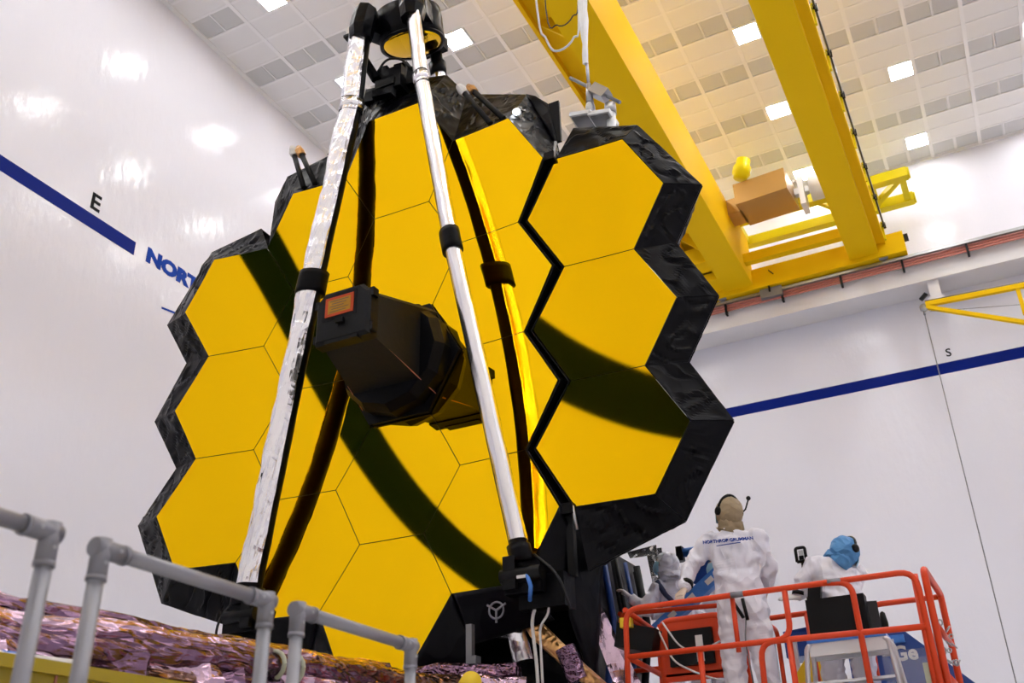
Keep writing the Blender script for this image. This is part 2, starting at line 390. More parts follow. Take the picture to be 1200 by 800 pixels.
# service trolley at the wall end of the girders
tr = empty('crane_trolley', W(-3.4, 26, 17.2), 'greenish yellow crane trolley frame with brown box near the back wall', 'trolley')
P = rel(tr)
for y in (25.7, 27.05): MB().span(W(-5.2, y - .14, 17.22), W(.02, y + .14, 17.52)).build('frame_beam', 'trolley_yellow', tr, P)
for x in (-5.0, -1.0, -.15): MB().span(W(x - .09, 25.84, 17.26), W(x + .09, 26.91, 17.5)).build('cross_member', 'trolley_yellow', tr, P)
MB().beam(W(-1.0, 26.85, 17.38), W(-.2, 25.85, 17.38), .16, .16).build('diagonal', 'trolley_yellow', tr, P)
MB().beam(W(-2.6, 25.85, 17.38), W(-1.9, 26.9, 17.38), .12, .12).build('diagonal', 'trolley_yellow', tr, P)
for y in (25.7, 27.05): MB().lathe([(0, 0), (.17, 0), (.17, .06), (0, .06)], W(.02, y, 17.37), (1, 0, 0), 20).build('end_cap', 'trolley_yellow', tr, P)
rb = Matrix.Rotation(math.radians(-4), 3, 'Z')
MB().box(W(-3.78, 24.45, 17.05), (1.5, 1.25, .7), rb).build('machinery_cover', 'brown_metal', tr, P)
MB().box(W(-4.7, 24.6, 16.95), (.45, .7, .5), rb).build('gear_case', 'brown_metal', tr, P)
MB().lathe([(0, 0), (.2, 0), (.2, .1), (.26, .14), (.26, .36), (.2, .42), (.2, .62), (.1, .68), (0, .68)], W(-4.3, 23.75, 17.45), (.3, 0, 1), 18).build('hoist_motor', 'trolley_yellow', tr, P)
MB().lathe([(0, 0), (.36, 0), (.36, .75), (0, .75)], W(-2.55, 24.6, 17.0), (1, 0, 0), 24).build('cable_drum', 'white_paint', tr, P)
m = MB().span(W(-2.85, 24.3, 16.4), W(-2.7, 24.9, 17.5)).span(W(-3.0, 24.5, 16.9), W(-2.6, 24.7, 17.1)).beam(W(-2.95, 24.4, 17.3), W(-2.5, 25.3, 17.3), .1, .1)
m.build('drum_bracket', 'white_paint', tr, P)
for k in range(4): MB().beam(W(-4.8 + .6 * k, 25.1, 17.35), W(-4.8 + .6 * k, 25.75, 17.35), .12, .1).build('support_arm', 'trolley_yellow', tr, P)

# second trolley above the telescope with the wrapped hoist line
ht = empty('hoist_trolley', W(-3.4, 8.6, 17), 'yellow hoist trolley bridging the girders above the wrapped hoist line', 'trolley')
P = rel(ht)
for y in (7.6, 9.6): MB().span(W(-5.4, y - .15, 17.2), W(-1.6, y + .15, 17.5)).build('frame_beam', 'trolley_yellow', ht, P)
MB().lathe([(0, 0), (.35, 0), (.35, 1.6), (0, 1.6)], W(-4.0, 8.6, 17.0), (1, 0, 0), 24).span(W(-4.2, 7.75, 17.2), W(-2.2, 9.45, 17.3)).build('drum', 'grey_steel', ht, P)
HX, HY = -3.15, 8.6
hl = empty('hoist_line', W(HX, HY, 8.35), 'hoist line wrapped in crinkled white plastic hanging above the mirror', 'hoist line')
P = rel(hl)
pts = []; rr = []
for i in range(60):
    z = 8.62 + 8.3 * i / 59; pts.append(W(HX + .02 * math.sin(z * 2.1), HY + .02 * math.cos(z * 1.7), z)); rr.append(.03 + .025 * abs(math.sin(z * 3.1 + math.sin(z * 7))) if i > 2 else .03)
MB().tube(pts, rr, 9, jit=.28, smooth=False).build('plastic_wrap', 'white_paint', hl, P)
MB().tube([W(HX, HY, 8.3), W(HX, HY, 8.65)], .02, 8).build('steel_rope', 'steel', hl, P)
lt = empty('lifting_fixture', W(-2.9, 8.5, 6.95), 'silver counterweight lifting fixture on top of the right mirror wing', 'fixture')
P = rel(lt)
m = MB().tube([W(HX, HY, 8.30), W(HX, HY, 8.0)], [.03, .05], 10).lathe([(0, 0), (.04, .01), (.06, .06), (.055, .16), (.03, .24), (0, .25)], W(HX, HY, 7.8), (0, 0, 1), 14)
m.build('swivel_hook', 'steel', lt, P)
MB().tube([W(-3.38, HY, 8.5), W(-2.78, HY, 7.86)], .022, 10).build('threaded_bar', 'grey_steel', lt, P)
MB().beam(W(-3.09, HY, 8.19), W(-2.93, HY, 8.02), .15, .13).build('clamp_block', 'steel', lt, P)
MB().tube([W(-2.93, HY, 7.0), W(-2.90, HY, 7.78)], .055, 14).build('post', 'white_paint', lt, P)
MB().tube([W(-2.91, HY, 7.74), W(-2.90, HY, 7.88)], [.075, .065], 14).build('post_collar', 'steel', lt, P)
for dx, dz, w in ((-.06, .1, .27), (.17, .02, .27)):
    ry = Matrix.Rotation(math.radians(12), 3, 'Y')
    o = MB().box(W(-3.17 + dx, HY, 7.68 + dz), (w, .3, .05), ry).build('weight_tray', 'white_paint', lt, P)
    MB().box(W(-3.17 + dx, HY, 7.68 + dz) - ry @ Vector((0, 0, .03)), (w * .8, .24, .03), ry).build('weight_plate', 'grey_steel', lt, P)
MB().beam(W(-3.35, HY, 7.66), W(-2.93, HY, 7.5), .06, .04).build('cross_arm', 'steel', lt, P)
# slack cables looping below the broad girder
def loop(name, ctrl, r, m_, label, cat):
    ctrl = [Vector(c) for c in ctrl]; n = 28; pts = []
    for i in range(n + 1):
        t = i / n * (len(ctrl) - 1); k = min(int(t), len(ctrl) - 2); u = t - k
        p0 = ctrl[max(k - 1, 0)]; p1 = ctrl[k]; p2 = ctrl[k + 1]; p3 = ctrl[min(k + 2, len(ctrl) - 1)]
        pts.append(.5 * ((2 * p1) + (p2 - p0) * u + (2 * p0 - 5 * p1 + 4 * p2 - p3) * u * u + (3 * p1 - p0 - 3 * p2 + p3) * u ** 3))
    return MB().tube(pts, r, 7).build(name, m_, None, label=label, category=cat)
loop('hanging_cable', [W(-4.55, 10, 16.9), W(-4.40, 10, 11.65), W(-4.27, 10, 10.8), W(-4.12, 10, 10.48), W(-3.84, 10, 10.6), W(-3.72, 10, 11.3), W(-3.6, 10, 16.9)], .016, 'cable_white', 'thin pale cable looping below the broad yellow girder', 'cable')
loop('hanging_cable', [W(-4.35, 10.3, 16.9), W(-4.38, 10.3, 11.9), W(-4.2, 10.3, 11.3), W(-3.95, 10.3, 11.35), W(-3.82, 10.3, 12), W(-3.75, 10.3, 16.9)], .011, 'cable_black', 'thin dark cable loop inside the pale loop below the girder', 'cable')

# jib crane on the back wall
jb = empty('jib_crane', W(7.0, 26.4, 12.0), 'thin yellow jib crane arm beside the S on the back wall', 'crane')
P = rel(jb)
MB().beam(W(-.36, 26.0, 13.28), W(7.0, 26.6, 13.25), .13, .13).build('boom', 'crane_yellow', jb, P)
MB().beam(W(-.36, 26.0, 13.2), W(7.0, 26.6, 9.9), .12, .1).build('brace', 'crane_yellow', jb, P)
MB().beam(W(1.9, 26.2, 13.2), W(1.9, 26.2, 12.45), .1, .1).build('strut', 'crane_yellow', jb, P)
MB().span(W(6.9, 26.5, 9.5), W(7.1, 26.7, 13.6)).span(W(6.8, 26.7, 9.6), W(7.2, YS - .005, 9.9)).span(W(6.8, 26.7, 13.1), W(7.2, YS - .005, 13.4)).build('mast', 'crane_yellow', jb, P)
MB().tube([W(-.36, 25.98, 13.38), W(7, 26.58, 13.36)], .012, 6).tube([W(-.3, 26, 13.05), W(7, 26.58, 12.0)], .008, 6).build('tie_rope', 'grey_steel', jb, P)
MB().lathe([(0, 0), (.11, 0), (.11, .08), (0, .08)], W(-.42, 25.96, 13.2), (0, 1, 0), 14).build('sheave', 'steel', jb, P)
MB().beam(W(-.45, 26.0, 13.45), W(-.28, 26.0, 13.6), .07, .1).build('limit_switch', 'black_plastic', jb, P)
MB().tube([W(-.44, 25.98, 13.2), W(-.44, 25.98, 3.0)], .014, 6).lathe([(0, 0), (.03, .02), (.03, .12), (0, .14)], W(-.44, 25.98, 12.95), (0, 0, 1), 10).build('hoist_rope', 'grey_steel', jb, P)
MB().span(W(-.2, 26.85, 13.85), W(.1, 27.05, 14.42)).span(W(-.26, 26.8, 13.8), W(.16, 27.1, 13.87)).span(W(-.2, 27.05, 14.1), W(.1, YS - .005, 14.2)).build('rest_bracket', 'beam_white', None, label='grey-white hanger bracket below the runway beam over the jib tip', category='bracket')
# ---------------------------------------------------------------- space telescope (built in its own frame: X right, Y up, Z out of the mirror)
TM = Matrix(((0.9999736112908303, 0.007250515485575981, 0.0004546945884983944),
             (0.0006020850793689303, -0.020339070180506402, -0.9997929584257681),
             (-0.007239766262289643, 0.9997668489449857, -0.02034289888589036)))
TO = W(-5.468038, 8.305684, 4.972368)
TB = Vector((0, -6.6, 0))
tel = empty('space_telescope', (0, 0, 0), 'huge gold hexagon mirror space telescope with black skirts and silver struts', 'telescope')
tel.matrix_world = Matrix.Translation(TO + TM @ TB) @ TM.to_4x4()
TP = -TB
def T(x, y, z): return TO + TM @ Vector((x, y, z))          # telescope frame to world
def part(mb, name, mats, parent=None, **k):
    if parent is None: return mb.build(name, mats, tel, TP, **k)
    return mb.build(name, mats, parent, (0, 0, 0), **k)
PT = 1.327; SD = PT / math.sqrt(3); RC = 15.88
zf = lambda x, y: (x * x + y * y) / (2 * RC)
PHI, ZH = .18434, -.45507
def wing(p):
    c, s = math.cos(PHI), math.sin(PHI); x, y, z = p[0] - 1.5, p[1], p[2] - ZH
    return Vector((c * x + s * z + 1.5, y, -s * x + c * z + ZH))
def hexv(c, r, name):
    dx, dy = {'R': (SD, 0), 'L': (-SD, 0), 'TR': (SD / 2, PT / 2), 'TL': (-SD / 2, PT / 2), 'BR': (SD / 2, -PT / 2), 'BL': (-SD / 2, -PT / 2)}[name]
    x, y = 1.5 * SD * c + dx, PT * r + dy
    return Vector((x, y, zf(x, y)))
SEGS = [(c, r) for c, rs in ((-2, (1, 0, -1)), (-1, (1.5, .5, -.5, -1.5)), (0, (2, 1, -1, -2)), (1, (1.5, .5, -.5, -1.5)), (2, (1, 0, -1))) for r in rs]
def segment(c, r, iswing):
    cx, cy = 1.5 * SD * c, PT * r; R = (PT - .009) / math.sqrt(3); N = 7
    corners = [Vector((R * math.cos(math.radians(60 * k)), R * math.sin(math.radians(60 * k)))) for k in range(6)]
    idx = {}; vs = []; fs = []; nr = []
    def vid(x, y):
        key = (round(x, 5), round(y, 5))
        if key not in idx:
            idx[key] = len(vs); X, Y = cx + x, cy + y; vs.append(Vector((X, Y, zf(X, Y)))); nr.append(Vector((-X / RC, -Y / RC, 1)).normalized())
        return idx[key]
    for k in range(6):
        a, b = corners[k], corners[(k + 1) % 6]
        P_ = lambda i, j: a * (i / N) + b * (j / N)
        for i in range(N):
            for j in range(N - i):
                p, q, s = P_(i, j), P_(i + 1, j), P_(i, j + 1); fs.append((vid(*p), vid(*q), vid(*s)))
                if i + j < N - 1: t = P_(i + 1, j + 1); fs.append((vid(*q), vid(*t), vid(*s)))
    nf = len(vs); m = MB(); m.add(vs, fs, 0, True)
    rim = []
    for k in range(6):
        a, b = corners[k], corners[(k + 1) % 6]
        for i in range(N): rim.append(idx[(round((a + (b - a) * i / N).x, 5), round((a + (b - a) * i / N).y, 5))])
    side = [vs[i].copy() for i in rim] + [vs[i] - Vector((0, 0, .07)) for i in rim]; n = len(rim)
    m.add(side, [((i + 1) % n, i, n + i, n + (i + 1) % n) for i in range(n)] + [list(range(n, 2 * n))[::-1]], 1)
    nr += [Vector((0, 0, 0))] * len(side)
    if iswing:
        m.v = [wing(v) for v in m.v]; o3 = wing((0, 0, 0)); nr = [wing(v) - o3 for v in nr]
    me = m.mesh('mirror_segment', ['gold', 'gold_edge'])
    me.normals_split_custom_set_from_vertices([tuple(v) for v in nr])
    o = bpy.data.objects.new('mirror_segment', me); COL.objects.link(o); o.parent = tel; o.location = TP
for c, r in SEGS: segment(c, r, c == 2)
# black backplane under the segments
def backplane(segs, iswing, z0=-.085, z1=-.5, grow=.0):
    m = MB()
    for c, r in segs:
        cx, cy = 1.5 * SD * c, PT * r; R = PT / math.sqrt(3) + grow; top = []; bot = []
        for k in range(6):
            x, y = cx + R * math.cos(math.radians(60 * k)), cy + R * math.sin(math.radians(60 * k)); z = zf(x, y)
            top.append(Vector((x, y, z + z0))); bot.append(Vector((x, y, z + z1)))
        if iswing: top = [wing(p) for p in top]; bot = [wing(p) for p in bot]
        m.add(top + bot, [(0, 1, 2, 3, 4, 5), (11, 10, 9, 8, 7, 6)] + [(k, k + 6, (k + 1) % 6 + 6, (k + 1) % 6) for k in range(6)])
    return m
part(backplane([s for s in SEGS if abs(s[0]) < 2] + [(0, 0)], False), 'backplane', 'deep_black')
part(backplane([s for s in SEGS if s[0] == -2], False), 'wing_backplane', 'deep_black')
part(backplane([s for s in SEGS if s[0] == 2], True), 'wing_backplane', 'deep_black')
# thin black edge rails that frame the hinge gap
def edge_rail(pts, off, h, iswing):
    m = MB()
    for a, b in zip(pts, pts[1:]):
        A = a + Vector((off, 0, -.01)); B = b + Vector((off, 0, -.01))
        q = [A, B, B - Vector((0, 0, h)), A - Vector((0, 0, h))]; t = Vector((.012 if off > 0 else -.012, 0, 0)); q2 = [p + t for p in q]
        if iswing: q = [wing(p) for p in q]; q2 = [wing(p) for p in q2]
        m.add(q + q2, [(0, 1, 2, 3), (7, 6, 5, 4), (0, 4, 5, 1), (3, 2, 6, 7), (0, 3, 7, 4), (1, 5, 6, 2)])
    return m
zig = [hexv(1, 1.5, 'R'), hexv(1, 1.5, 'BR'), hexv(1, .5, 'R'), hexv(1, .5, 'BR'), hexv(1, -.5, 'R'), hexv(1, -.5, 'BR'), hexv(1, -1.5, 'R')]
part(edge_rail(zig, .012, .42, False), 'hinge_frame', 'shroud_smooth')
zig2 = [hexv(2, 1, 'TL'), hexv(2, 1, 'L'), hexv(2, 1, 'BL'), hexv(2, 0, 'L'), hexv(2, 0, 'BL'), hexv(2, -1, 'L'), hexv(2, -1, 'BL')]
part(edge_rail(zig2, -.012, .42, True), 'hinge_frame', 'shroud_smooth')
for p in (hexv(1, 1.5, 'R'), hexv(1, -1.5, 'R')):
    s = 1 if p.y > 0 else -1
    hb = part(MB().box(p + Vector((.06, .02 * s, -.12)), (.12, .1, .2)), 'hinge', 'shroud_smooth')
    part(MB().tube([p + Vector((.11, .0, -.05)), p + Vector((.13, .22 * s, -.08))], .018, 8), 'hinge_pin', 'steel', hb)

# wrinkled black skirts
def skirt(inner, outer, depth=.55, iswing=False, back=True, lift=-.02):
    for (a, b), (A, B) in zip(zip(inner, inner[1:]), zip(outer, outer[1:])):
        a, b, A, B = (Vector(q) for q in (a, b, A, B)); a = a + Vector((0, 0, lift)); b = b + Vector((0, 0, lift))
        m = MB().sheet(b, a, A, B, 26, 15, .045, 1.9, .014, smooth=False, crease=True)
        if back:
            ba = Vector((A.x * .93, A.y * .93, A.z - depth)); bb = Vector((B.x * .93, B.y * .93, B.z - depth))
            m.sheet(B, A, ba, bb, 18, 11, .045, 1.9, .014, smooth=False, crease=True)
        if iswing: m.v = [wing(p) for p in m.v]
        part(m, 'shroud_panel', 'shroud')
LI = [hexv(-2, 1, 'TR'), hexv(-2, 1, 'TL'), hexv(-2, 1, 'L'), hexv(-2, 1, 'BL'), hexv(-2, 0, 'L'), hexv(-2, 0, 'BL'), hexv(-2, -1, 'L'), hexv(-2, -1, 'BL'), (hexv(-2, -1, 'BL') + hexv(-2, -1, 'BR')) / 2, hexv(-2, -1, 'BR')]
LO = [(-2.177, 2.444), (-2.99, 2.332), (-3.618, 1.403), (-3.179, .748), (-3.586, .037), (-3.115, -.662), (-3.608, -1.289), (-3.065, -2.264), (-2.523, -2.457), (-2.06, -2.617)]
skirt(LI, [Vector((*p, .1)) for p in LO])
RI = [hexv(2, -1, 'BL'), hexv(2, -1, 'BR'), hexv(2, -1, 'R'), hexv(2, 0, 'BR'), hexv(2, 0, 'R'), hexv(2, 1, 'BR'), hexv(2, 1, 'R'), hexv(2, 1, 'TR'), hexv(2, 1, 'TL')]
RO = [(1.996, -2.575), (2.904, -2.213), (3.438, -1.321), (3.092, -.669), (3.455, -.002), (3.107, .678), (3.436, 1.327), (2.837, 2.255), (2.124, 2.391)]
skirt(RI[::-1], [Vector((*p, .18)) for p in RO][::-1], iswing=True)
# top of the centre section
zt = -.3
S1 = [hexv(-1, 1.5, 'TR'), hexv(-1, 1.5, 'TL'), hexv(-1, 1.5, 'L')]
skirt(S1, [Vector((-1.17, 3.24, .1)), Vector((-1.82, 3.14, .1)), Vector((-1.99, 2.8, .1))])
HT = [hexv(1, 1.5, 'R'), hexv(1, 1.5, 'TR'), hexv(1, 1.5, 'TL'), hexv(0, 2, 'TR'), hexv(0, 2, 'TL'), hexv(0, 2, 'L')]
HO = [Vector((1.89, 2.47, zt)), Vector((1.5, 3.46, zt)), Vector((.66, 3.81, zt)), Vector((.36, 4.26, zt)), Vector((-.46, 4.2, .02)), Vector((-1.22, 3.3, .05))]
skirt(HT, HO)
part(MB().sheet((1.89, 2.47, zt), (1.5, 3.46, zt), (1.62, 3.38, zt), (1.78, 3.2, zt), 8, 5, .015), 'shroud_panel', 'shroud')
part(MB().sheet((-.46, 4.2, .02), (-1.22, 3.3, .05), (-1.2, 3.4, -.2), (-1.0, 4.0, -.25), 8, 5, .015), 'shroud_panel', 'shroud')
part(MB().span((1.77, 2.6, zt - .04), (1.92, 3.2, zt)), 'side_plate', 'shroud_smooth')
lb = part(MB().span((-.42, 3.95, -.1), (-.02, 4.22, .2)).span((-.36, 3.8, .05), (.02, 4.0, .28)), 'latch_block', 'shroud_smooth')
for bx_, by_, bz_, sx_, sy_, sz_ in ((-.5, 3.9, .12, .16, .2, .16), (-.12, 4.3, .02, .2, .12, .14), (-.34, 4.27, .1, .12, .14, .12), (.12, 4.0, .1, .16, .26, .14), (-.2, 3.72, .3, .3, .1, .1)):
    part(MB().box((bx_, by_, bz_), (sx_, sy_, sz_), Matrix.Rotation(.2 * bx_ - .1, 3, 'Z')), 'latch_cover', 'shroud', lb)
part(MB().tube(fillet([(-.42, 4.18, .2), (-.25, 4.38, .22), (-.02, 4.3, .2), (.1, 4.1, .2)], .1), .016, 7), 'harness_wire', 'cable_black', lb)
part(MB().span((-.34, 3.84, .28), (-.06, 3.95, .31)), 'latch_plate', 'deep_black', lb); part(MB().span((-.25, 4.22, -.05), (-.08, 4.3, .12)), 'latch_plate', 'deep_black', lb)
part(MB().tube([(-.78, 3.75, .1), (-1.0, 4.15, -.15)], .03, 8), 'stay_rod', 'gold_foil')
lamp = part(MB().lathe([(0, 0), (.055, 0), (.05, .03), (0, .035)], (1.56, 2.84, .12), (.3, -.3, 1), 16), 'inspection_lamp', 'white_paint')
mat('lamp_lens', (1, 1, 1), .4, emit=((.85, .9, 1), 6)); part(MB().lathe([(0, 0), (.042, 0), (.035, .012), (0, .014)], (1.571, 2.829, .157), (.3, -.3, 1), 16), 'lamp_lens', 'lamp_lens', lamp)
# rods with wrapped tips along the top edge
for base, tips in (((-1.30, 2.70, .28), ((-1.57, 3.28, .3), (-1.45, 3.24, .3))), ((1.36, 2.70, .25), ((.95, 3.27, .3), (1.04, 3.31, .22)))):
    for k, tp in enumerate(tips):
        b = Vector(base) + Vector((-.08 + .17 * k, .01 * k, 0)); tp = Vector(tp)
        rod = part(MB().tube([b, tp], .034, 10), 'damper_rod', 'deep_black')
        d = (tp - b).normalized()
        part(MB().tube([tp - d * .03, tp + d * .06, tp + d * .13], [.05, .06, .035], 9, jit=.15, smooth=False), 'rod_tip', 'cable_white' if k == 0 else 'gold_foil', rod)

# tripod struts: silver foil outside, black towards the mirror
def lerp_path(ctrl, n):
    ctrl = [Vector(c) for c in ctrl]; L = [0]
    for a, b in zip(ctrl, ctrl[1:]): L.append(L[-1] + (b - a).length)
    out = []
    for i in range(n + 1):
        s = L[-1] * i / n; k = 0
        while k < len(L) - 2 and s > L[k + 1]: k += 1
        out.append(ctrl[k].lerp(ctrl[k + 1], (s - L[k]) / (L[k + 1] - L[k])))
    return out
def strut(sgn, A, B, alpha, fj, fm, name='support_strut'):
    ctrl = [(1.586 * sgn, -2.5, .384), (.918 * sgn, 1.046, .539), (.5 * sgn, 3.466, .543), (.385 * sgn, 4.62, .6)]
    path = lerp_path(ctrl, 70)
    Mj = Vector((.77 * -sgn, 0, -.64)); Mn = Vector((.64 * -sgn, 0, .77))
    def pt_(p, ph, k, jit=0):
        d = Vector((math.sin(ph), 0, math.cos(ph))); r = 1 / math.sqrt((d.dot(Mj) / A) ** 2 + (d.dot(Mn) / B) ** 2)
        if jit:
            q = Vector((p.x * 2 + sgn, p.y * 2.6, ph * 1.3))
            r *= 1 + jit * (noise.noise(q * 1.1) + .6 * abs(noise.noise(q * 2.3 + Vector((3, 1, 7))))) + jit * .2 * (random.random() - .5)
        return p + d * r * k
    n = 22; vs = []; fs = []
    for p in path: vs += [pt_(p, 2 * math.pi * j / n, .95, .05) for j in range(n)]
    for i in range(len(path) - 1):
        for j in range(n): k = (j + 1) % n; fs.append((i * n + j, i * n + k, (i + 1) * n + k, (i + 1) * n + j))
    core = part(MB().add(vs, fs + [list(range(n))[::-1], [len(vs) - n + j for j in range(n)]], 0, True), name, 'shroud_smooth')
    a0, a1 = math.radians(alpha - 96), math.radians(alpha + 96); n = 18; vs = []; fs = []
    fp = path[2:]
    for i, p in enumerate(fp):
        wob = .10 * noise.noise(Vector((p.y * 4, sgn, 0)))
        vs += [pt_(p, a0 + wob + (a1 - a0) * j / (n - 1), 1.03, fj) for j in range(n)]
    w = len(fp) * n; vs += [path[2 + i // n].lerp(v, .94) for i, v in enumerate(list(vs))]
    for i in range(len(fp) - 1):
        for j in range(n - 1):
            q = (i * n + j, i * n + j + 1, (i + 1) * n + j + 1, (i + 1) * n + j); fs += [q, tuple(w + k for k in q[::-1])]
        for j in (0, n - 1): fs.append((i * n + j, (i + 1) * n + j, w + (i + 1) * n + j, w + i * n + j))
    part(MB().add(vs, fs, 0, sgn > 0), 'foil_wrap', fm, core)
    def cuff(y0, y1, k, name, m_, jit=.05):
        sel = [p for p in lerp_path(ctrl, 400) if y0 <= p.y <= y1][::3]; n = 20; vs = []; fs = []
        for p in sel: vs += [pt_(p, 2 * math.pi * j / n, k, jit) for j in range(n)]
        for i in range(len(sel) - 1):
            for j in range(n): kk = (j + 1) % n; fs.append((i * n + j, i * n + kk, (i + 1) * n + kk, (i + 1) * n + j))
        part(MB().add(vs, fs + [list(range(n))[::-1], [len(vs) - n + j for j in range(n)]], 0, True), name, m_, core)
    cuff(.9, 1.22, 1.28, 'hinge_sleeve', 'shroud_smooth')
    cuff(3.36, 3.41, 1.14, 'band', 'shroud_smooth'); cuff(3.41, 3.53, 1.13, 'foil_cuff', 'silver_foil', .1); cuff(3.53, 3.58, 1.14, 'band', 'shroud_smooth')
    cuff(-2.6, -2.33, 1.2, 'foot_cover', 'shroud_smooth')
    tp = path[-1]
    part(MB().tube([tp + Vector((.0, -.18, 0)), tp + Vector((0, -.02, 0)), tp + Vector((-.02 * sgn, .2, -.02)), tp + Vector((-.04 * sgn, .34, -.04))], [.14, .17, .165, .15], 8, jit=.07, smooth=False), 'end_cover', 'shroud', core)
strut(-1, .135, .095, -20, .19, 'silver_foil')
strut(1, .125, .08, 48, .08, 'clear_silver')
us = part(MB().tube([(.1, 3.7, -.75), (.06, 4.62, -.6), (.04, 4.95, -.55)], .085, 14), 'support_strut', 'shroud_smooth')
part(MB().tube([(.1, 3.72, -.75), (.06, 4.62, -.6)], .1, 16, jit=.08, smooth=False), 'foil_wrap', 'silver_foil', us)
part(MB().tube([(.06, 4.62, -.6), (.05, 4.8, -.57)], [.11, .12], 14, jit=.05), 'end_cover', 'shroud', us)
# secondary mirror drum
tn = math.radians(19); ax = Vector((0, -math.cos(tn), -math.sin(tn))); sc = Vector((0, 4.72, -.02))
drum = part(MB().lathe([(.395, -.0), (.43, -.005), (.435, .1), (.445, .3), (.44, .42), (.3, .44), (0, .45), (0, .06), (.38, .06), (.395, 0)], sc, -ax, 40, cap=False), 'secondary_mirror', 'shroud')
rim = [(.393, -.015), (.432, -.015), (.432, .02), (.393, .02), (.393, -.015)]
part(MB().lathe(rim, sc, -ax, 40, cap=False), 'mirror_rim', 'shroud_smooth', drum)
m = MB(); prof = [(.39 * k / 8, -.012 - .03 * (1 - (k / 8) ** 2)) for k in range(9)]
m.lathe(prof + [(.39, .06), (0, .06)], sc, -ax, 40)
part(m, 'mirror_face', 'gold', drum)
for s in (-1, 1):
    part(MB().beam(Vector((.30 * s, 4.9, .1)), Vector((.40 * s, 4.78, .5)), .2, .26, (0, 1, 0)), 'bracket_cover', 'shroud', drum)
part(MB().span((-.16, 4.98, -.6), (.2, 5.2, -.1)), 'bracket_cover', 'shroud', drum)
part(MB().beam((-.1, 4.05, -.3), (.3, 4.2, -.45), .2, .2), 'launch_lock', 'shroud_smooth')
sa = part(MB().tube([(-.36, 4.05, .25), (-.60, 4.55, .3), (-.74, 4.88, .3)], [.06, .065, .06], 10, jit=.12), 'sensor_arm', 'shroud')
part(MB().span((-.84, 4.88, .22), (-.68, 4.92, .38)), 'arm_plate', 'shroud_smooth', sa)
part(MB().lathe([(0, 0), (.055, 0), (.065, .05), (.06, .14), (.03, .16), (0, .16)], (-.77, 4.93, .3), (0, 1, 0), 14), 'arm_cap', 'cable_white', sa)

# aft optics in the middle of the mirror
ao = MB()
def rect(x, y0, y1, z, ch=0.):
    return [Vector((-x, y0, z)), Vector((x, y0, z)), Vector((x, y1 - ch, z)), Vector((x - ch, y1, z)), Vector((-x + ch, y1, z)), Vector((-x, y1 - ch, z))]
def loft(m, rings, mi=0):
    n = len(rings[0]); vs = [p for r in rings for p in r]; fs = [list(range(n))[::-1], [len(vs) - n + j for j in range(n)]]
    for i in range(len(rings) - 1):
        for j in range(n): k = (j + 1) % n; fs.append((i * n + j, i * n + k, (i + 1) * n + k, (i + 1) * n + j))
    return m.add(vs, fs, mi)
aft = part(loft(ao, [rect(.47, -.47, .58, .04, .06), rect(.30, -.15, .37, 1.06, .06)]), 'aft_optics', 'deep_black')
part(loft(MB(), [rect(.335, -.185, .41, 1.0, .1), rect(.335, -.185, .41, 1.13, .1), rect(.30, -.15, .385, 1.17, .09)]), 'end_cover', 'black_plastic', aft)
lbl = part(MB().span((-.20, .10, 1.172), (.15, .32, 1.18)), 'cover_label', 'red_label', aft, label='red and yellow warning label')
part(MB().span((-.165, .13, 1.179), (.115, .29, 1.1812)), 'label_field', 'label_field', aft)
part(MB().span((-.235, .06, 1.165), (.185, .36, 1.174)), 'label_frame', 'shroud_smooth', aft)
m = MB()
for k in range(5): m.span((-.14 + .02 * (k % 2), .265 - .03 * k, 1.181), (.09 - .03 * (k % 3), .275 - .03 * k, 1.183))
part(m, 'label_print', 'label_ink', aft)
for x in (-.33, .33):
    for y in (-.1, .3): part(MB().box((x * 1.03, y, 1.09), (.05, .09, .09)), 'latch', 'black_plastic', aft)
part(MB().box((0, .02, 1.19), (.09, .05, .05)).box((.0, -.17, 1.12), (.4, .05, .08)), 'handle', 'black_plastic', aft)
# edge strips of the box
for s in (-1, 1):
    part(MB().tube([(.47 * s, -.47, .05), (.302 * s, -.152, 1.0)], .006, 6), 'edge_strip', 'copper', aft)
# collar and hexagonal plate
part(MB().lathe([(.52, .0), (.66, .0), (.66, .18), (.60, .3), (.52, .3)], (0, .02, .03), (0, 0, 1), 12, smooth=False), 'collar', 'shroud_smooth')
hp = [Vector((SD * .985 * math.cos(math.radians(60 * k)), SD * .985 * math.sin(math.radians(60 * k)), .03)) for k in range(6)]
part(MB().prism(hp, (0, 0, .04)), 'centre_plate', 'shroud_smooth')

# blankets and fittings below the mirror
part(MB().sheet(hexv(-1, -1.5, 'BR'), hexv(-1, -1.5, 'BL'), (-2.02, -2.95, .15), (-.95, -3.35, .15), 16, 10, .02), 'shroud_panel', 'shroud')
part(MB().sheet(hexv(0, -2, 'BL'), hexv(0, -2, 'L'), (-.95, -3.35, .15), (-.55, -3.6, .15), 10, 8, .02), 'shroud_panel', 'shroud')
part(MB().sheet(hexv(-1, -1.5, 'BL'), hexv(-2, -1, 'BR'), (-2.06, -2.6, .1), (-2.0, -2.95, .1), 8, 8, .015), 'shroud_panel', 'shroud')
part(MB().sheet(hexv(0, -2, 'R'), hexv(0, -2, 'BR'), (.55, -3.6, .1), (.95, -3.15, .1), 10, 8, .02), 'shroud_panel', 'shroud')
part(MB().sheet(hexv(1, -1.5, 'BR'), hexv(1, -1.5, 'BL'), (.9, -3.12, .12), (1.75, -2.98, .1), 16, 10, .02), 'shroud_panel', 'shroud')
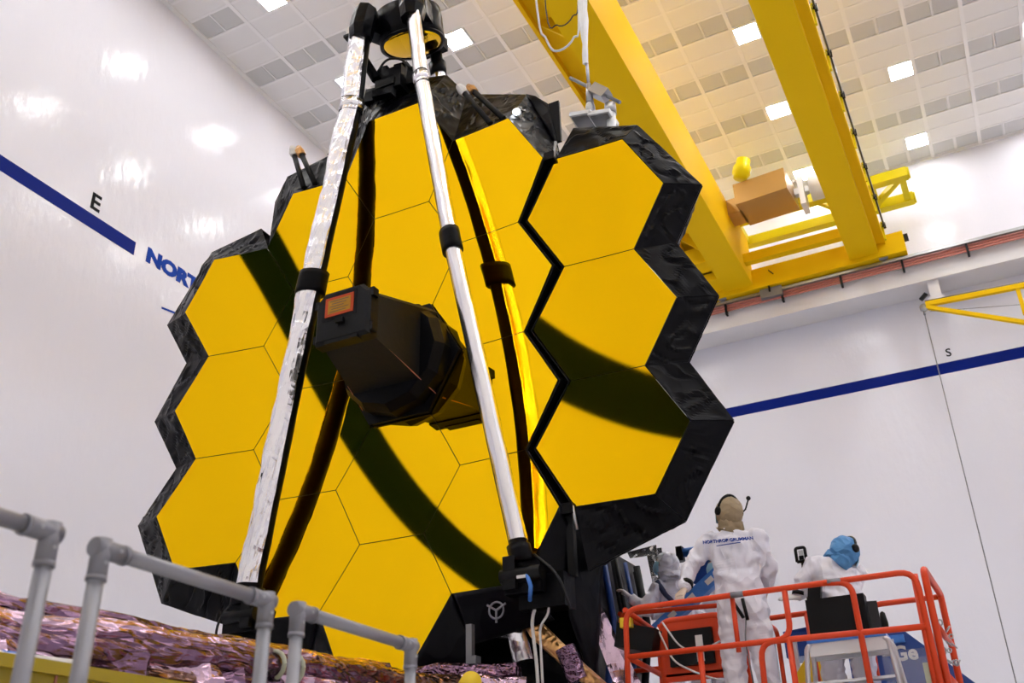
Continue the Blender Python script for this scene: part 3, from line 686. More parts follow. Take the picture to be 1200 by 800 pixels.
part(MB().sheet(hexv(1, -1.5, 'R'), hexv(1, -1.5, 'BR'), (1.72, -2.98, .1), (2.0, -2.3, .05), 12, 8, .02), 'shroud_panel', 'shroud')
part(MB().sheet((1.98, -2.02, .1), (1.9, -2.95, .1), (1.95, -3.6, -.3), (2.1, -2.3, -.35), 10, 8, .02), 'shroud_panel', 'shroud')
part(MB().span((1.93, -2.62, .08), (2.0, -2.05, .15)), 'corner_post', 'black_plastic')
for s in (-1, 1):
    fb = part(MB().span((1.42 * s, -2.78, .1), (1.78 * s, -2.5, .42)).span((1.5 * s, -2.9, .05), (1.95 * s, -2.6, .3)), 'strut_foot', 'shroud_smooth')
    part(MB().tube([(1.40 * s, -2.62, .43), (1.80 * s, -2.62, .43)], .07, 12), 'hinge_pin', 'black_plastic', fb)
    part(MB().box((1.50 * s, -2.6, .46), (.12, .3, .06)), 'hinge_plate', 'black_plastic', fb)
    part(MB().tube(fillet([(1.72 * s, -2.45, .42), (1.95 * s, -2.65, .4), (2.0 * s, -2.95, .3)], .2), .014, 7), 'harness_wire', 'cable_black', fb)
part(MB().box((1.63, -2.64, .47), (.1, .05, .05)), 'connector', 'cable_white'); part(MB().tube([(1.66, -2.6, .47), (1.72, -2.75, .5), (1.66, -2.85, .4)], .02, 8), 'harness_wire', 'wrap_blue')
# grey lifting ring on the lower blanket
ring = part(MB().tube([(1.24 + .075 * math.cos(a), -2.86 + .075 * math.sin(a), .24) for a in [2 * math.pi * k / 18 for k in range(19)]], .01, 8, cap=False), 'ring_fitting', 'fitting')
for k in range(3):
    a = .5 + 2 * math.pi * k / 3; part(MB().beam((1.24, -2.86, .24), (1.24 + .11 * math.cos(a), -2.86 + .11 * math.sin(a), .24), .018, .014), 'ring_lug', 'fitting', ring)
part(MB().box((1.0, -3.12, .3), (.06, .3, .06)), 'bracket_tube', 'grey_steel'); part(MB().box((1.02, -3.35, .28), (.1, .2, .1)), 'bracket_base', 'grey_steel')
part(MB().tube([(1.12, -3.0, .05), (1.32, -3.0, .0), (1.38, -3.3, 0)], [.06, .11, .1], 12, jit=.1), 'wrapped_hose', 'silver_foil')
part(MB().tube([(1.45, -2.95, .0), (1.55, -3.05, .02), (1.85, -3.35, .0), (2.1, -3.6, -.1)], [.06, .085, .07, .075], 14, jit=.1), 'wrapped_hose', 'gold_foil')
part(MB().tube([(1.82, -3.22, .05), (1.92, -3.5, .0)], .1, 12, jit=.12, smooth=False), 'wrapped_hose', 'purple_foil')
part(MB().tube(fillet([(1.66, -2.80, .22), (1.60, -2.98, .26), (1.64, -3.4, .26), (1.66, -4.6, .25)], .1), .016, 7), 'loose_cable', 'cable_white')
part(MB().tube(fillet([(1.66, -2.80, .22), (1.74, -2.72, .22), (1.78, -2.95, .26), (1.68, -3.05, .26), (1.70, -4.6, .25)], .1), .012, 7), 'loose_cable', 'cable_white')
tw = MB().span((-1.5, -6.6, -2.3), (1.72, -2.1, -.55)); part(tw, 'support_tower', 'deep_black')
part(MB().sheet((1.74, -2.0, -.5), (1.74, -4.6, -.5), (1.74, -4.6, -2.3), (1.74, -2.0, -2.3), 14, 8, .05, 2.), 'shroud_panel', 'shroud')
part(MB().sheet((1.74, -4.8, -.52), (1.74, -2.4, -.52), (-1.4, -2.8, -.5), (-1.4, -4.8, -.5), 20, 10, .05, 2.), 'shroud_panel', 'shroud')
for k in range(7):
    x = 1.78 + .05 * (k % 3); zz = -.75 - .22 * k
    part(MB().tube([(x, -2.1, zz), (x + .06, -2.7 - .1 * (k % 2), zz - .05), (x - .02, -3.4, zz), (x + .03, -4.6, zz)], .025 + .01 * (k % 2), 7, jit=.1), 'harness_wire', ('cable_black', 'machine_blue', 'deep_black')[k % 3])
part(MB().sheet((1.70, -2.40, -.45), (1.84, -2.50, -.5), (2.36, -3.62, -.5), (2.12, -3.66, -.45), 5, 14, .035, 2.5, .02, smooth=False), 'foil_flap', 'flap_foil')
part(MB().sheet((2.14, -3.62, -.5), (2.4, -3.6, -.5), (2.45, -4.4, -.4), (2.1, -4.4, -.4), 8, 12, .06, 5., .02, smooth=False), 'foil_flap', 'silver_foil')

# folded sunshield on its pallet, running out towards the viewer's left
pal = part(MB().span((-1.0, -4.4, .3), (1.0, -3.8, 7.2)), 'sunshield_pallet', 'purple_foil')
def roll(ctrl, r, m_, jit=.1, n=13, step=.09, nm='foil_roll'):
    L = sum((Vector(b) - Vector(a)).length for a, b in zip(ctrl, ctrl[1:])); k = max(6, int(L / step)); p = lerp_path(ctrl, k)
    p = [q + Vector((.03 * noise.noise(q * 1.3), .035 * noise.noise(q * 1.7 + Vector((5, 5, 5))), 0)) for q in p]
    part(MB().tube(p, [r * (1 + .3 * noise.noise(q * 1.6)) for q in p], n, jit=jit, smooth=False), nm, m_, pal)
roll([(1.00, -3.76, 7.2), (1.0, -3.70, 5.0), (1.0, -3.63, 3.6), (.98, -3.60, 2.6), (.95, -3.55, 1.6)], .075, 'pink_foil')
roll([(.85, -3.66, 7.2), (.82, -3.60, 5.2), (.86, -3.60, 3.9), (.8, -3.56, 2.4), (.7, -3.5, .8)], .085, 'purple_foil')
roll([(1.05, -3.84, 7.2), (1.06, -3.80, 5.0), (1.07, -3.70, 3.4), (1.05, -3.66, 2.5), (1.0, -3.62, 1.4)], .07, 'purple_foil')
roll([(.6, -3.58, 7.2), (.5, -3.55, 4.5), (.55, -3.52, 2.0), (.5, -3.5, .6)], .09, 'pink_foil')
roll([(1.02, -3.62, 2.6), (1.05, -3.60, 2.0), (1.1, -3.60, 1.2), (1.15, -3.55, .8)], .065, 'copper_foil')
roll([(1.0, -3.70, 2.4), (1.08, -3.70, 1.5), (1.2, -3.66, .7)], .06, 'copper_foil')
roll([(-.9, -3.55, .55), (-.2, -3.48, .62), (.5, -3.5, .65), (1.0, -3.52, .6)], .09, 'copper_foil')
roll([(.4, -3.42, .55), (.75, -3.36, .45), (1.1, -3.40, .4), (1.5, -3.42, .35)], .085, 'purple_foil')
roll([(.8, -3.55, .7), (1.15, -3.52, .6), (1.6, -3.55, .4)], .08, 'pink_foil')
roll([(1.1, -3.7, .9), (1.5, -3.68, .6), (1.8, -3.7, .3)], .1, 'purple_foil')
for k in range(8):
    y = -3.60 - .035 * k; x = .98 + .02 * (k % 4); roll([(x, y - .1, 7.2), (x + .03 * (k % 2), y - .05, 5.0), (x + .04, y - .02 + .02 * (k % 3), 3.4), (x, y + .02, 2.2), (x - .05, y + .06, 1.2)], .026 + .012 * (k % 3), ('purple_foil', 'pink_foil', 'purple_foil', 'copper_foil')[k % 4])
for k in range(9):
    z = 6.6 - .6 * k; y = -3.86 + .018 * k
    part(MB().sheet((1.10, y - .16, z), (1.10, y - .16, z - .66), (1.06, y + .06, z - .66), (1.06, y + .06, z), 7, 5, .12, 3.2, .015, smooth=False), 'foil_fold', ('pink_foil', 'purple_foil')[k % 2], pal)
part(MB().sheet((.2, -3.5, 1.25), (.45, -3.45, .75), (.9, -3.5, .8), (.8, -3.62, 1.5), 9, 7, .12, 5, .015, smooth=False), 'foil_fold', 'pink_foil', pal)
for z in (3.05, 2.85): part(MB().tube([(1.05 + .09 * math.cos(a), -3.68 + .09 * math.sin(a), z) for a in [2 * math.pi * k / 14 for k in range(15)]], .016, 6, cap=False), 'tie_strap', 'tape', pal)
for z0, z1, y in ((3.1, 2.5, -3.86), (5.2, 4.7, -3.93)):
    part(MB().tube([(1.13, y, z0), (1.13, y + .015, z1)], .05, 10, jit=.1, smooth=False), 'taped_roll', 'cable_white', pal); part(MB().tube([(1.13, y, z0 - .06), (1.13, y, z0 - .14)], .054, 10), 'tape_band', 'wrap_blue', pal)
# stand that carries the telescope
part(MB().span((-2.2, -6.65, -3.0), (2.2, -6.2, .2)), 'stand_base', 'platform_grey')
m = MB()
for x in (-.8, .8):
    for z in (1.6, 6.4): m.span((x - .1, -6.65, z - .1), (x + .1, -4.4, z + .1))
part(m, 'pallet_legs', 'platform_grey')
sb = MB()
Pm = TM.to_4x4()
yb = empty('support_beam', T(1.25, -6.6, 4.5), 'yellow support beam below the folded purple foil', 'beam')
yb.rotation_euler = TM.to_euler()
MB().span((-.1, 2.3, -2.9), (.0, 2.66, 2.7)).build('beam_web', 'beam_yellow', yb); MB().span((-.12, 2.62, -2.9), (.04, 2.68, 2.7)).build('beam_flange', 'beam_yellow', yb)
for z in (-2.4, 0, 2.3): MB().span((-.09, -.05, z - .06), (.03, 2.3, z + .06)).build('beam_leg', 'beam_yellow', yb)
for z in (-1.6, .4, 1.6): MB().box((.004, 2.48, z), (.01, .34, .012)).build('beam_joint', 'copper', yb)
yc = empty('roller_cap', T(1.38, -6.6, 1.0), 'round yellow cap with a clear end below the mirror edge', 'cap')
yc.rotation_euler = TM.to_euler()
MB().lathe([(0, 0), (.085, 0), (.085, .2), (0, .2)], (-.06, 2.98, -.06), (1, .2, 1.2), 20).build('cap_body', 'yellow_plastic', yc)
MB().lathe([(0, 0), (.05, 0), (.055, .06), (0, .06)], (-.11, 2.96, -.02), (-.6, .1, 1), 16).build('cap_end', 'steel', yc)
MB().span((-.04, -.05, -.1), (.04, 2.9, -.02)).build('cap_post', 'grey_steel', yc)
# ---------------------------------------------------------------- pipe railings at the lower left
plat = empty('work_platform', W(-2.9, 2.6, -CAMZ), 'grey work platform below the pipe railings', 'platform')
P = rel(plat)
MB().span(W(-3.7, -2.2, -.36), W(-2.2, 5.2, -.28)).build('deck', 'platform_grey', plat, P)
for x in (-3.6, -2.3):
    for y in (-2.0, 1.6, 5.0): MB().span(W(x - .05, y - .05, -CAMZ), W(x + .05, y + .05, -.36)).build('leg', 'platform_grey', plat, P)
def railing(ya, yb, label):
    t = empty('pipe_railing', W(-2.33, (ya + yb) / 2, -.28), label, 'railing', 'grey pipe railings at the lower left'); P = rel(t); x = -2.33; z = .85
    MB().tube([W(x, ya, z), W(x, yb, z)], .0235, 16).build('top_rail', 'pipe', t, P)
    MB().tube([W(x, ya, .32), W(x, yb, .32)], .0235, 16).build('mid_rail', 'pipe', t, P)
    for y, s in ((ya, 1), (yb, -1)):
        MB().tube([W(x, y, -.28), W(x, y, z)], .0235, 16).build('post', 'pipe', t, P)
        f = MB().tube([W(x, y, z - .085), W(x, y, z + .028)], .028, 18).tube([W(x, y - .028 * s, z), W(x, y + .085 * s, z)], .028, 18).build('elbow_fitting', 'fitting', t, P)
        for a, b in ((W(x + .024, y, z - .045), W(x + .032, y, z - .045)), (W(x + .024, y + .05 * s, z), W(x + .032, y + .05 * s, z))): MB().tube([a, b], .006, 8).build('set_screw', 'steel', f)
        for a, b in ((W(x, y, z - .095), W(x, y, z - .08)), (W(x, y + .077 * s, z), W(x, y + .092 * s, z))): MB().tube([a, b], .0298, 18).build('fitting_lip', 'fitting', f)
        MB().lathe([(0, 0), (.06, 0), (.06, .012), (.032, .02), (.03, .07), (0, .07)], W(x, y, -.28), (0, 0, 1), 16).build('base_flange', 'fitting', t, P)
        MB().tube([W(x, y - .032, .32), W(x, y + .032, .32)], .031, 14).build('tee_fitting', 'fitting', t, P)
railing(.55, 1.81, 'grey pipe railing cut off by the left edge of the picture')
railing(1.99, 2.73, 'middle grey pipe railing, in front of the left silver strut foot')
railing(2.905, 3.67, 'grey pipe railing nearest the bottom of the gold mirror')

# ---------------------------------------------------------------- orange lifts
def scissor(t, P, x0, x1, y0, y1, zd):
    MB().span(W(x0, y0, zd - .12), W(x1, y1, zd)).build('deck', 'platform_grey', t, P)
    MB().span(W(x0 - .05, y0 - .03, zd), W(x1 + .02, y0 - .005, zd + .14)).build('toe_board', 'lift_orange', t, P)
    MB().span(W(x0, y0 + .05, -CAMZ + .2), W(x1, y1 - .05, -CAMZ + .75)).build('chassis', 'lift_orange', t, P)
    zb, zt_ = -CAMZ + .75, zd - .12; n = 3; h = (zt_ - zb) / n
    for k in range(n):
        for s, y in ((1, y0 + .12), (-1, y0 + .22), (1, y1 - .22), (-1, y1 - .12)):
            a, b = (x0 + .2, x1 - .3) if s > 0 else (x1 - .3, x0 + .2)
            MB().beam(W(a, y, zb + h * k + .05), W(b, y, zb + h * (k + 1) - .05), .05, .12).build('scissor_arm', 'lift_orange', t, P)
    for x in (x0 + .35, x1 - .35):
        for y in (y0 + .1, y1 - .1): MB().lathe([(0, 0), (.2, 0), (.2, .12), (0, .12)], W(x, y - .06, -CAMZ + .2), (0, 1, 0), 20).build('wheel', 'black_plastic', t, P)
lf = empty('scissor_lift', W(-1.75, 8.3, -CAMZ), 'orange scissor lift with guard rails carrying the two closest people', 'lift')
P = rel(lf); ZD = .85; yn, yf = 7.82, 8.78; R_ = .023
scissor(lf, P, -2.95, -.55, 7.8, 8.8, ZD)
def bar(pts, r=R_, fl=.12, nm='guard_rail'): return MB().tube(fillet([W(*p) for p in pts], fl), r, 12).build(nm, 'lift_orange', lf, P)
bar([(-2.93, yn, ZD), (-2.89, yn, 1.88), (-.62, yn, 1.88), (-.60, yn, ZD)])
bar([(-2.91, yn, 1.5), (-1.58, yn, 1.5), (-1.58, yn, 1.86)])
bar([(-1.84, yn, ZD), (-1.82, yn, 1.5), (-.62, yn, 1.48)])
bar([(-1.28, yn, 1.88), (-1.08, yn, 1.86), (-1.07, yn, ZD)], fl=.1)
bar([(-2.3, yn + .01, ZD), (-2.3, yn + .01, 1.5)]); bar([(-1.60, yn, 1.5), (-1.60, yn, ZD)]); bar([(-2.0, yn + .03, 1.45), (-2.0, yn + .03, 1.86)], .02)
for x in (-1.95, -1.2): MB().tube([W(x - .05, yn, 1.88), W(x + .05, yn, 1.88)], .0245, 12).build('rail_joint', 'fitting', lf, P)
# end frame at the right
bar([(-.56, yn + .03, ZD - .1), (-.56, yn + .03, 1.90), (-.54, yf, 1.90), (-.54, yf, ZD - .1)], .026, .07)
bar([(-.56, yn + .05, 1.5), (-.54, yf, 1.5)]); bar([(-.56, yn + .05, 1.15), (-.54, yf, 1.15)])
bar([(-.64, yn + .02, ZD), (-.63, yn + .02, 1.86)], .026)
# far side
bar([(-1.15, yf, ZD), (-1.13, yf, 1.88), (-.55, yf, 1.88)]); bar([(-1.13, yf, 1.18), (-.55, yf, 1.18)])
bar([(-2.95, yf, 1.86), (-1.5, yf, 1.88), (-1.48, yf, 1.3), (-2.1, yf, 1.3)], fl=.1); bar([(-1.62, yf, 1.88), (-1.60, yf, ZD)])
bar([(-2.2, yf, ZD), (-2.18, yf, 1.28), (-1.5, yf, 1.3)], fl=.12); bar([(-2.95, yf, ZD), (-2.95, yf, 1.86)])
# left end frame with control station
bar([(-2.9, yn + .02, 1.5), (-2.95, yf, 1.5)]); bar([(-2.9, yn + .02, 1.88), (-2.95, yf, 1.86)])
cs = MB().tube(fillet([W(-2.78, 8.35, 1.0), W(-2.78, 8.35, 1.86), W(-2.22, 8.35, 1.86), W(-2.22, 8.35, 1.0)], .1), .03, 12).span(W(-2.80, 8.33, 1.40), W(-2.20, 8.37, 1.84)).span(W(-2.8, 8.33, 1.36), W(-2.2, 8.37, 1.42)).build('control_station', 'lift_orange', lf, P)
MB().span(W(-2.70, 8.28, 1.47), W(-2.32, 8.325, 1.76)).build('control_panel', 'black_plastic', cs); MB().span(W(-2.46, 8.268, 1.60), W(-2.40, 8.278, 1.70)).span(W(-2.46, 8.268, 1.49), W(-2.40, 8.278, 1.56)).build('panel_label', 'cable_white', cs)
MB().tube(fillet([W(-2.73, 8.26, 1.84), W(-2.6, 8.26, 1.62), W(-2.45, 8.26, 1.55), W(-2.25, 8.26, 1.63)], .08), .008, 6).tube(fillet([W(-2.78, 8.26, 1.8), W(-2.66, 8.24, 1.5), W(-2.4, 8.24, 1.36), W(-2.2, 8.25, 1.3)], .1), .008, 6).build('control_cable', 'cable_white', cs)
MB().tube(fillet([W(-2.85, 8.0, 1.3), W(-2.65, 8.0, 1.08), W(-2.3, 8.1, 1.2), W(-2.1, 8.1, 1.16)], .12), .012, 6).build('power_cable', 'cable_black', lf, P)
MB().box(W(-2.95, 8.3, 1.72), (.34, .3, .2), Matrix.Rotation(.25, 3, 'Y')).build('tool_tray', 'black_plastic', lf, P)
MB().box(W(-3.0, 8.12, 1.84), (.1, .06, .08)).build('warning_tag', 'yellow_plastic', lf, P)
for k in range(16):
    a = W(-.53 + .05 * math.sin(k * .9), yn + .12 + .02 * k, 1.52 - .10 * math.sin(math.pi * k / 15) * 2 - .008 * k)
    q = Matrix.Rotation(k * 1.57, 3, 'Z') @ Matrix.Rotation(.7, 3, 'X')
    MB().tube([a + q @ Vector((.014 * math.cos(t), 0, .024 * math.sin(t))) for t in [2 * math.pi * i / 8 for i in range(9)]], .006, 5, cap=False).build('chain_link', 'steel', lf, P)
MB().span(W(-.70, 7.85, 1.08), W(-.56, 7.95, 1.24)).build('latch_box', 'tape', lf, P)
l2 = empty('scissor_lift', W(-3.4, 10.0, -CAMZ), 'orange lift behind, below the masked person in a harness', 'lift'); P = rel(l2)
scissor(l2, P, -3.5, -2.3, 9.3, 10.72, 1.1)
for pts in ([(-3.5, 9.3, 1.1), (-3.5, 9.3, 2.2), (-2.3, 9.3, 2.15), (-2.3, 9.3, 1.1)], [(-3.5, 9.3, 1.65), (-2.3, 9.3, 1.65)], [(-3.5, 9.3, 2.2), (-3.5, 10.7, 2.2), (-3.5, 10.7, 1.1)], [(-2.3, 9.3, 2.15), (-2.3, 10.7, 2.15), (-2.3, 10.7, 1.1)]):
    MB().tube(fillet([W(*p) for p in pts], .1), .023, 10).build('guard_rail', 'lift_orange', l2, P)

l3 = empty('scissor_lift', W(-4.1, 11.4, -CAMZ), 'orange lift mostly hidden behind the black tower of the telescope', 'lift'); P = rel(l3)
scissor(l3, P, -4.9, -3.7, 10.85, 12.0, 1.28)
# things on and around the lifts
st = empty('step_stool', W(-1.2, 8.08, ZD), 'aluminium step stool with a blue padded top on the orange lift', 'stool'); P = rel(st)
MB().span(W(-1.50, 7.96, 1.475), W(-.92, 8.22, 1.50)).build('top_pad', 'wrap_blue', st, P)
MB().span(W(-1.49, 7.97, 1.38), W(-.93, 8.0, 1.475)).span(W(-1.49, 8.18, 1.38), W(-.93, 8.21, 1.475)).build('apron', 'white_paint', st, P)
for x in (-1.48, -.94):
    s = -1 if x < -1.2 else 1
    for y, dy in ((7.98, -.08), (8.2, .08)): MB().tube(fillet([W(x, y, 1.47), W(x + .03 * s, y, 1.44), W(x + .08 * s, y + dy, ZD)], .04), .02, 10).build('leg', 'aluminium', st, P)
for z in (1.2, 1.02): MB().span(W(-1.52, 8.08, z - .02), W(-.90, 7.98, z)).build('step', 'aluminium', st, P)
cz = empty('equipment_case', W(-1.25, 8.1, 1.50), 'black equipment case with open lid standing on the blue topped stool', 'case'); P = rel(cz)
MB().box(W(-1.25, 8.06, 1.66), (.44, .13, .30)).build('case_body', 'black_plastic', cz, P)
MB().box(W(-1.18, 8.16, 1.64), (.42, .12, .27), Matrix.Rotation(.25, 3, 'Z')).build('case_lid', 'cable_black', cz, P)
tub = empty('clear_tub', W(-.85, 8.5, ZD), 'clear plastic tub with blue liner on the right end of the lift', 'tub'); P = rel(tub)
for a, b in (((-1.02, 8.3, 1.06), (-.6, 8.31, 1.42)), ((-1.02, 8.69, 1.06), (-.6, 8.7, 1.42)), ((-1.02, 8.3, 1.06), (-1.01, 8.7, 1.42)), ((-.61, 8.3, 1.06), (-.6, 8.7, 1.42))): MB().span(W(*a), W(*b)).build('tub_side', 'clear_plastic', tub, P)
MB().span(W(-1.02, 8.3, ZD), W(-.6, 8.7, ZD + .2)).build('tub_bottom', 'wrap_blue', tub, P)
for x in (-.96, -.64): MB().span(W(x - .05, 8.27, 1.38), W(x + .05, 8.285, 1.50)).build('hinge_plate', 'aluminium', tub, P)
rd = empty('hand_radio', W(-1.58, 8.78, 1.88), 'black framed device raised on a stalk beside the blue hooded head', 'radio'); P = rel(rd)
MB().tube(fillet([W(-1.62, 8.74, 2.31), W(-1.62, 8.74, 2.43), W(-1.54, 8.74, 2.43), W(-1.54, 8.74, 2.31), W(-1.62, 8.74, 2.31)], .02), .014, 8).span(W(-1.6, 8.74, 2.3), W(-1.56, 8.76, 2.36)).build('frame', 'black_plastic', rd, P)
MB().span(W(-1.60, 8.755, 2.33), W(-1.56, 8.76, 2.41)).build('pane', 'steel', rd, P); MB().tube([W(-1.58, 8.75, 1.90), W(-1.58, 8.75, 2.31)], .012, 8).build('stalk', 'black_plastic', rd, P)
# blue boom of a machine behind the lift
bm = empty('boom_machine', W(-1.0, 10.8, -CAMZ), 'dark blue boom of a machine sloping down behind the lift', 'machine'); P = rel(bm)
MB().prism([W(-2.22, 10.6, 2.11), W(-1.85, 10.5, 2.12), W(-1.05, 10.5, 1.98), W(-.50, 10.5, 1.42), W(-.3, 10.5, 1.05), W(-1.6, 10.5, 1.05), W(-1.6, 10.5, 1.85), W(-2.22, 10.6, 1.85)], (0, .4, 0)).build('boom', 'machine_blue', bm, P)
MB().span(W(-1.8, 10.45, 1.86), W(-1.05, 10.5, 1.93)).build('boom_stripe', 'wrap_blue', bm, P)
MB().span(W(-1.6, 10.55, -CAMZ), W(-.5, 11.5, 1.1)).build('chassis', 'machine_blue', bm, P)
text_mesh('boom_lettering', 'Ge', .19, 'cable_white', Matrix(((1, 0, 0, -1.19 - bm.location.x), (0, 0, -1, 10.497 - bm.location.y), (0, 1, 0, 1.70 + CAMZ - bm.location.z), (0, 0, 0, 1))), bm, bold=.006)
MB().lathe([(0, 0), (.035, .01), (.04, .1), (.025, .2), (0, .22)], W(-1.22, 10.6, 1.98), (0, 0, 1), 12).build('beacon', 'black_plastic', bm, P)
bs = empty('folding_ladder', W(-2.1, 10.0, -CAMZ), 'aluminium ladder with yellow side plates behind the lift rails', 'ladder'); P = rel(bs)
for x in (-2.15, -1.95, -1.75): MB().span(W(x - .025, 9.7, -CAMZ), W(x + .025, 9.75, 1.86)).build('ladder_rail', 'aluminium', bs, P)
for k in range(11): MB().span(W(-2.15, 9.71, -1.4 + .28 * k), W(-1.75, 9.745, -1.36 + .28 * k)).build('rung', 'aluminium', bs, P)
MB().prism([W(-1.95, 9.66, 1.55), W(-1.72, 9.66, 1.82), W(-1.66, 9.66, 1.6), W(-1.80, 9.66, 1.1), W(-2.05, 9.66, 1.1)], (0, .03, 0)).build('side_plate', 'yellow_plastic', bs, P)
wt = empty('wrapped_beam', W(-3.0, 9.4, 1.9), 'blue wrapped beam slanting in front of the masked person', 'beam'); P = rel(wt)
MB().beam(W(-3.15, 9.35, 2.00), W(-2.25, 9.35, 2.62), .1, .13).build('beam_body', 'wrap_blue', wt, P)
for k in range(4): MB().beam(W(-3.0 + .2 * k, 9.29, 2.10 + .138 * k), W(-2.93 + .2 * k, 9.29, 2.148 + .138 * k), .01, .05).build('tape_mark', 'cable_white', wt, P)
wf_ = empty('wrapped_frame', W(-3.0, 10.6, 1.1), 'upright frame wrapped in blue film behind the masked person', 'frame'); P = rel(wf_)
MB().box(W(-2.98, 10.6, 2.75), (.26, .12, .62)).build('film_panel', 'machine_blue', wf_, P)
MB().tube([W(-3.2, 10.55, 3.07), W(-2.80, 10.55, 3.07)], .05, 10, jit=.1).build('film_roll', 'wrap_blue', wf_, P); MB().span(W(-3.02, 10.57, 1.1), W(-2.94, 10.63, 2.45)).build('frame_post', 'machine_blue', wf_, P); MB().box(W(-3.2, 10.53, 3.05), (.07, .1, .16)).build('clamp', 'black_plastic', wf_, P)
sf = MB().sheet(W(-3.98, 10.98, 3.30), W(-3.62, 11.0, 3.34), W(-3.62, 11.0, 3.22), W(-3.95, 10.98, 3.22), 8, 4, .03, 5, .012, smooth=False).sheet(W(-3.74, 10.98, 3.22), W(-3.60, 11.0, 3.22), W(-3.42, 11, 2.2), W(-3.62, 10.98, 2.2), 6, 12, .04, 5, .012, smooth=False)
sf.span(W(-3.62, 11.0, 1.1), W(-3.56, 11.04, 3.3)).build('foil_drape', 'silver_foil', None, label='silver foil drape hanging behind the masked person', category='foil')

# ---------------------------------------------------------------- people
def remesh(mb, name, material, voxel, smooth_it, parent, loc, wr=0., wf=9.):
    o = mb.build('tmp', material); md = o.modifiers.new('r', 'REMESH'); md.mode = 'VOXEL'; md.voxel_size = voxel
    s = o.modifiers.new('s', 'SMOOTH'); s.factor = .5; s.iterations = smooth_it
    bpy.context.view_layer.update(); me = bpy.data.meshes.new_from_object(o.evaluated_get(bpy.context.evaluated_depsgraph_get()))
    old = o.data; bpy.data.objects.remove(o); bpy.data.meshes.remove(old)
    if wr:
        ns = [v.normal.copy() for v in me.vertices]
        for v, n in zip(me.vertices, ns):
            p = v.co; q = Vector((p.x * wf, p.y * wf, p.z * wf * 1.5 + 1.2 * noise.noise(p * 6)))
            v.co = p + n * wr * (noise.noise(q) - .9 * abs(noise.noise(q * .6 + Vector((9, 2, 4)))) + .4)
    for p in me.polygons: p.use_smooth = True
    me.name = name; me.materials.clear(); me.materials.append(MATS[material])
    o = bpy.data.objects.new(name, me); COL.objects.link(o); o.parent = parent; o.location = loc
    return o
def ring_loft(m, rings):
    n = 16; vs = []; fs = []
    for c, ax_, ay_, a, b in rings:
        for j in range(n): t = 2 * math.pi * j / n; vs.append(c + ax_ * a * math.cos(t) + ay_ * b * math.sin(t))
    for i in range(len(rings) - 1):
        for j in range(n): k = (j + 1) % n; fs.append((i * n + j, i * n + k, (i + 1) * n + k, (i + 1) * n + j))
    fs += [list(range(n))[::-1], [len(vs) - n + j for j in range(n)]]
    m.add(vs, fs)
def ball(m, c, r, k=(1, 1, 1), R=None):
    vs = []; fs = []; n = 14; h = 8
    for i in range(h + 1):
        for j in range(n):
            a = math.pi * i / h; b = 2 * math.pi * j / n; p = Vector((r * k[0] * math.sin(a) * math.cos(b), r * k[1] * math.sin(a) * math.sin(b), r * k[2] * math.cos(a))); vs.append(Vector(c) + (R @ p if R else p))
    for i in range(h):
        for j in range(n): q = (j + 1) % n; fs.append((i * n + j, (i + 1) * n + j, (i + 1) * n + q, i * n + q))
    m.add(vs, fs, 0, True)
def hand(parent, loc, wrist, d, nrm, side, glove, curl=.5, nm='hand'):
    d = Vector(d).normalized(); nrm = Vector(nrm); nrm = (nrm - d * nrm.dot(d)).normalized(); s = d.cross(nrm) * side; w = Vector(wrist); m = MB()
    ring_loft(m, [(w - d * .03, s, nrm, .03, .026), (w + d * .02, s, nrm, .034, .022), (w + d * .06, s, nrm, .044, .02), (w + d * .095, s, nrm, .043, .016)])
    for k, (off, L) in enumerate(((-.033, .068), (-.011, .078), (.011, .072), (.033, .056))):
        b = w + d * .085 + s * off; a = curl * .6; p1 = b + (d * math.cos(a) - nrm * math.sin(a)) * L * .45; a += curl * .8; p2 = p1 + (d * math.cos(a) - nrm * math.sin(a)) * L * .32; a += curl * .6; p3 = p2 + (d * math.cos(a) - nrm * math.sin(a)) * L * .25
        m.tube([b - d * .02, b, p1, p2, p3], [.0105, .0105, .0098, .0092, .0075], 8)
    b = w + d * .03 - s * .032; td = (d * .6 - s * .75 - nrm * .3 * curl).normalized(); m.tube([b, b + td * .035, b + td * .03 + d * .035 - nrm * .01, b + td * .032 + d * .058 - nrm * .02], [.014, .013, .011, .009], 8)
    return remesh(m, nm, glove, .0055, 2, parent, loc)
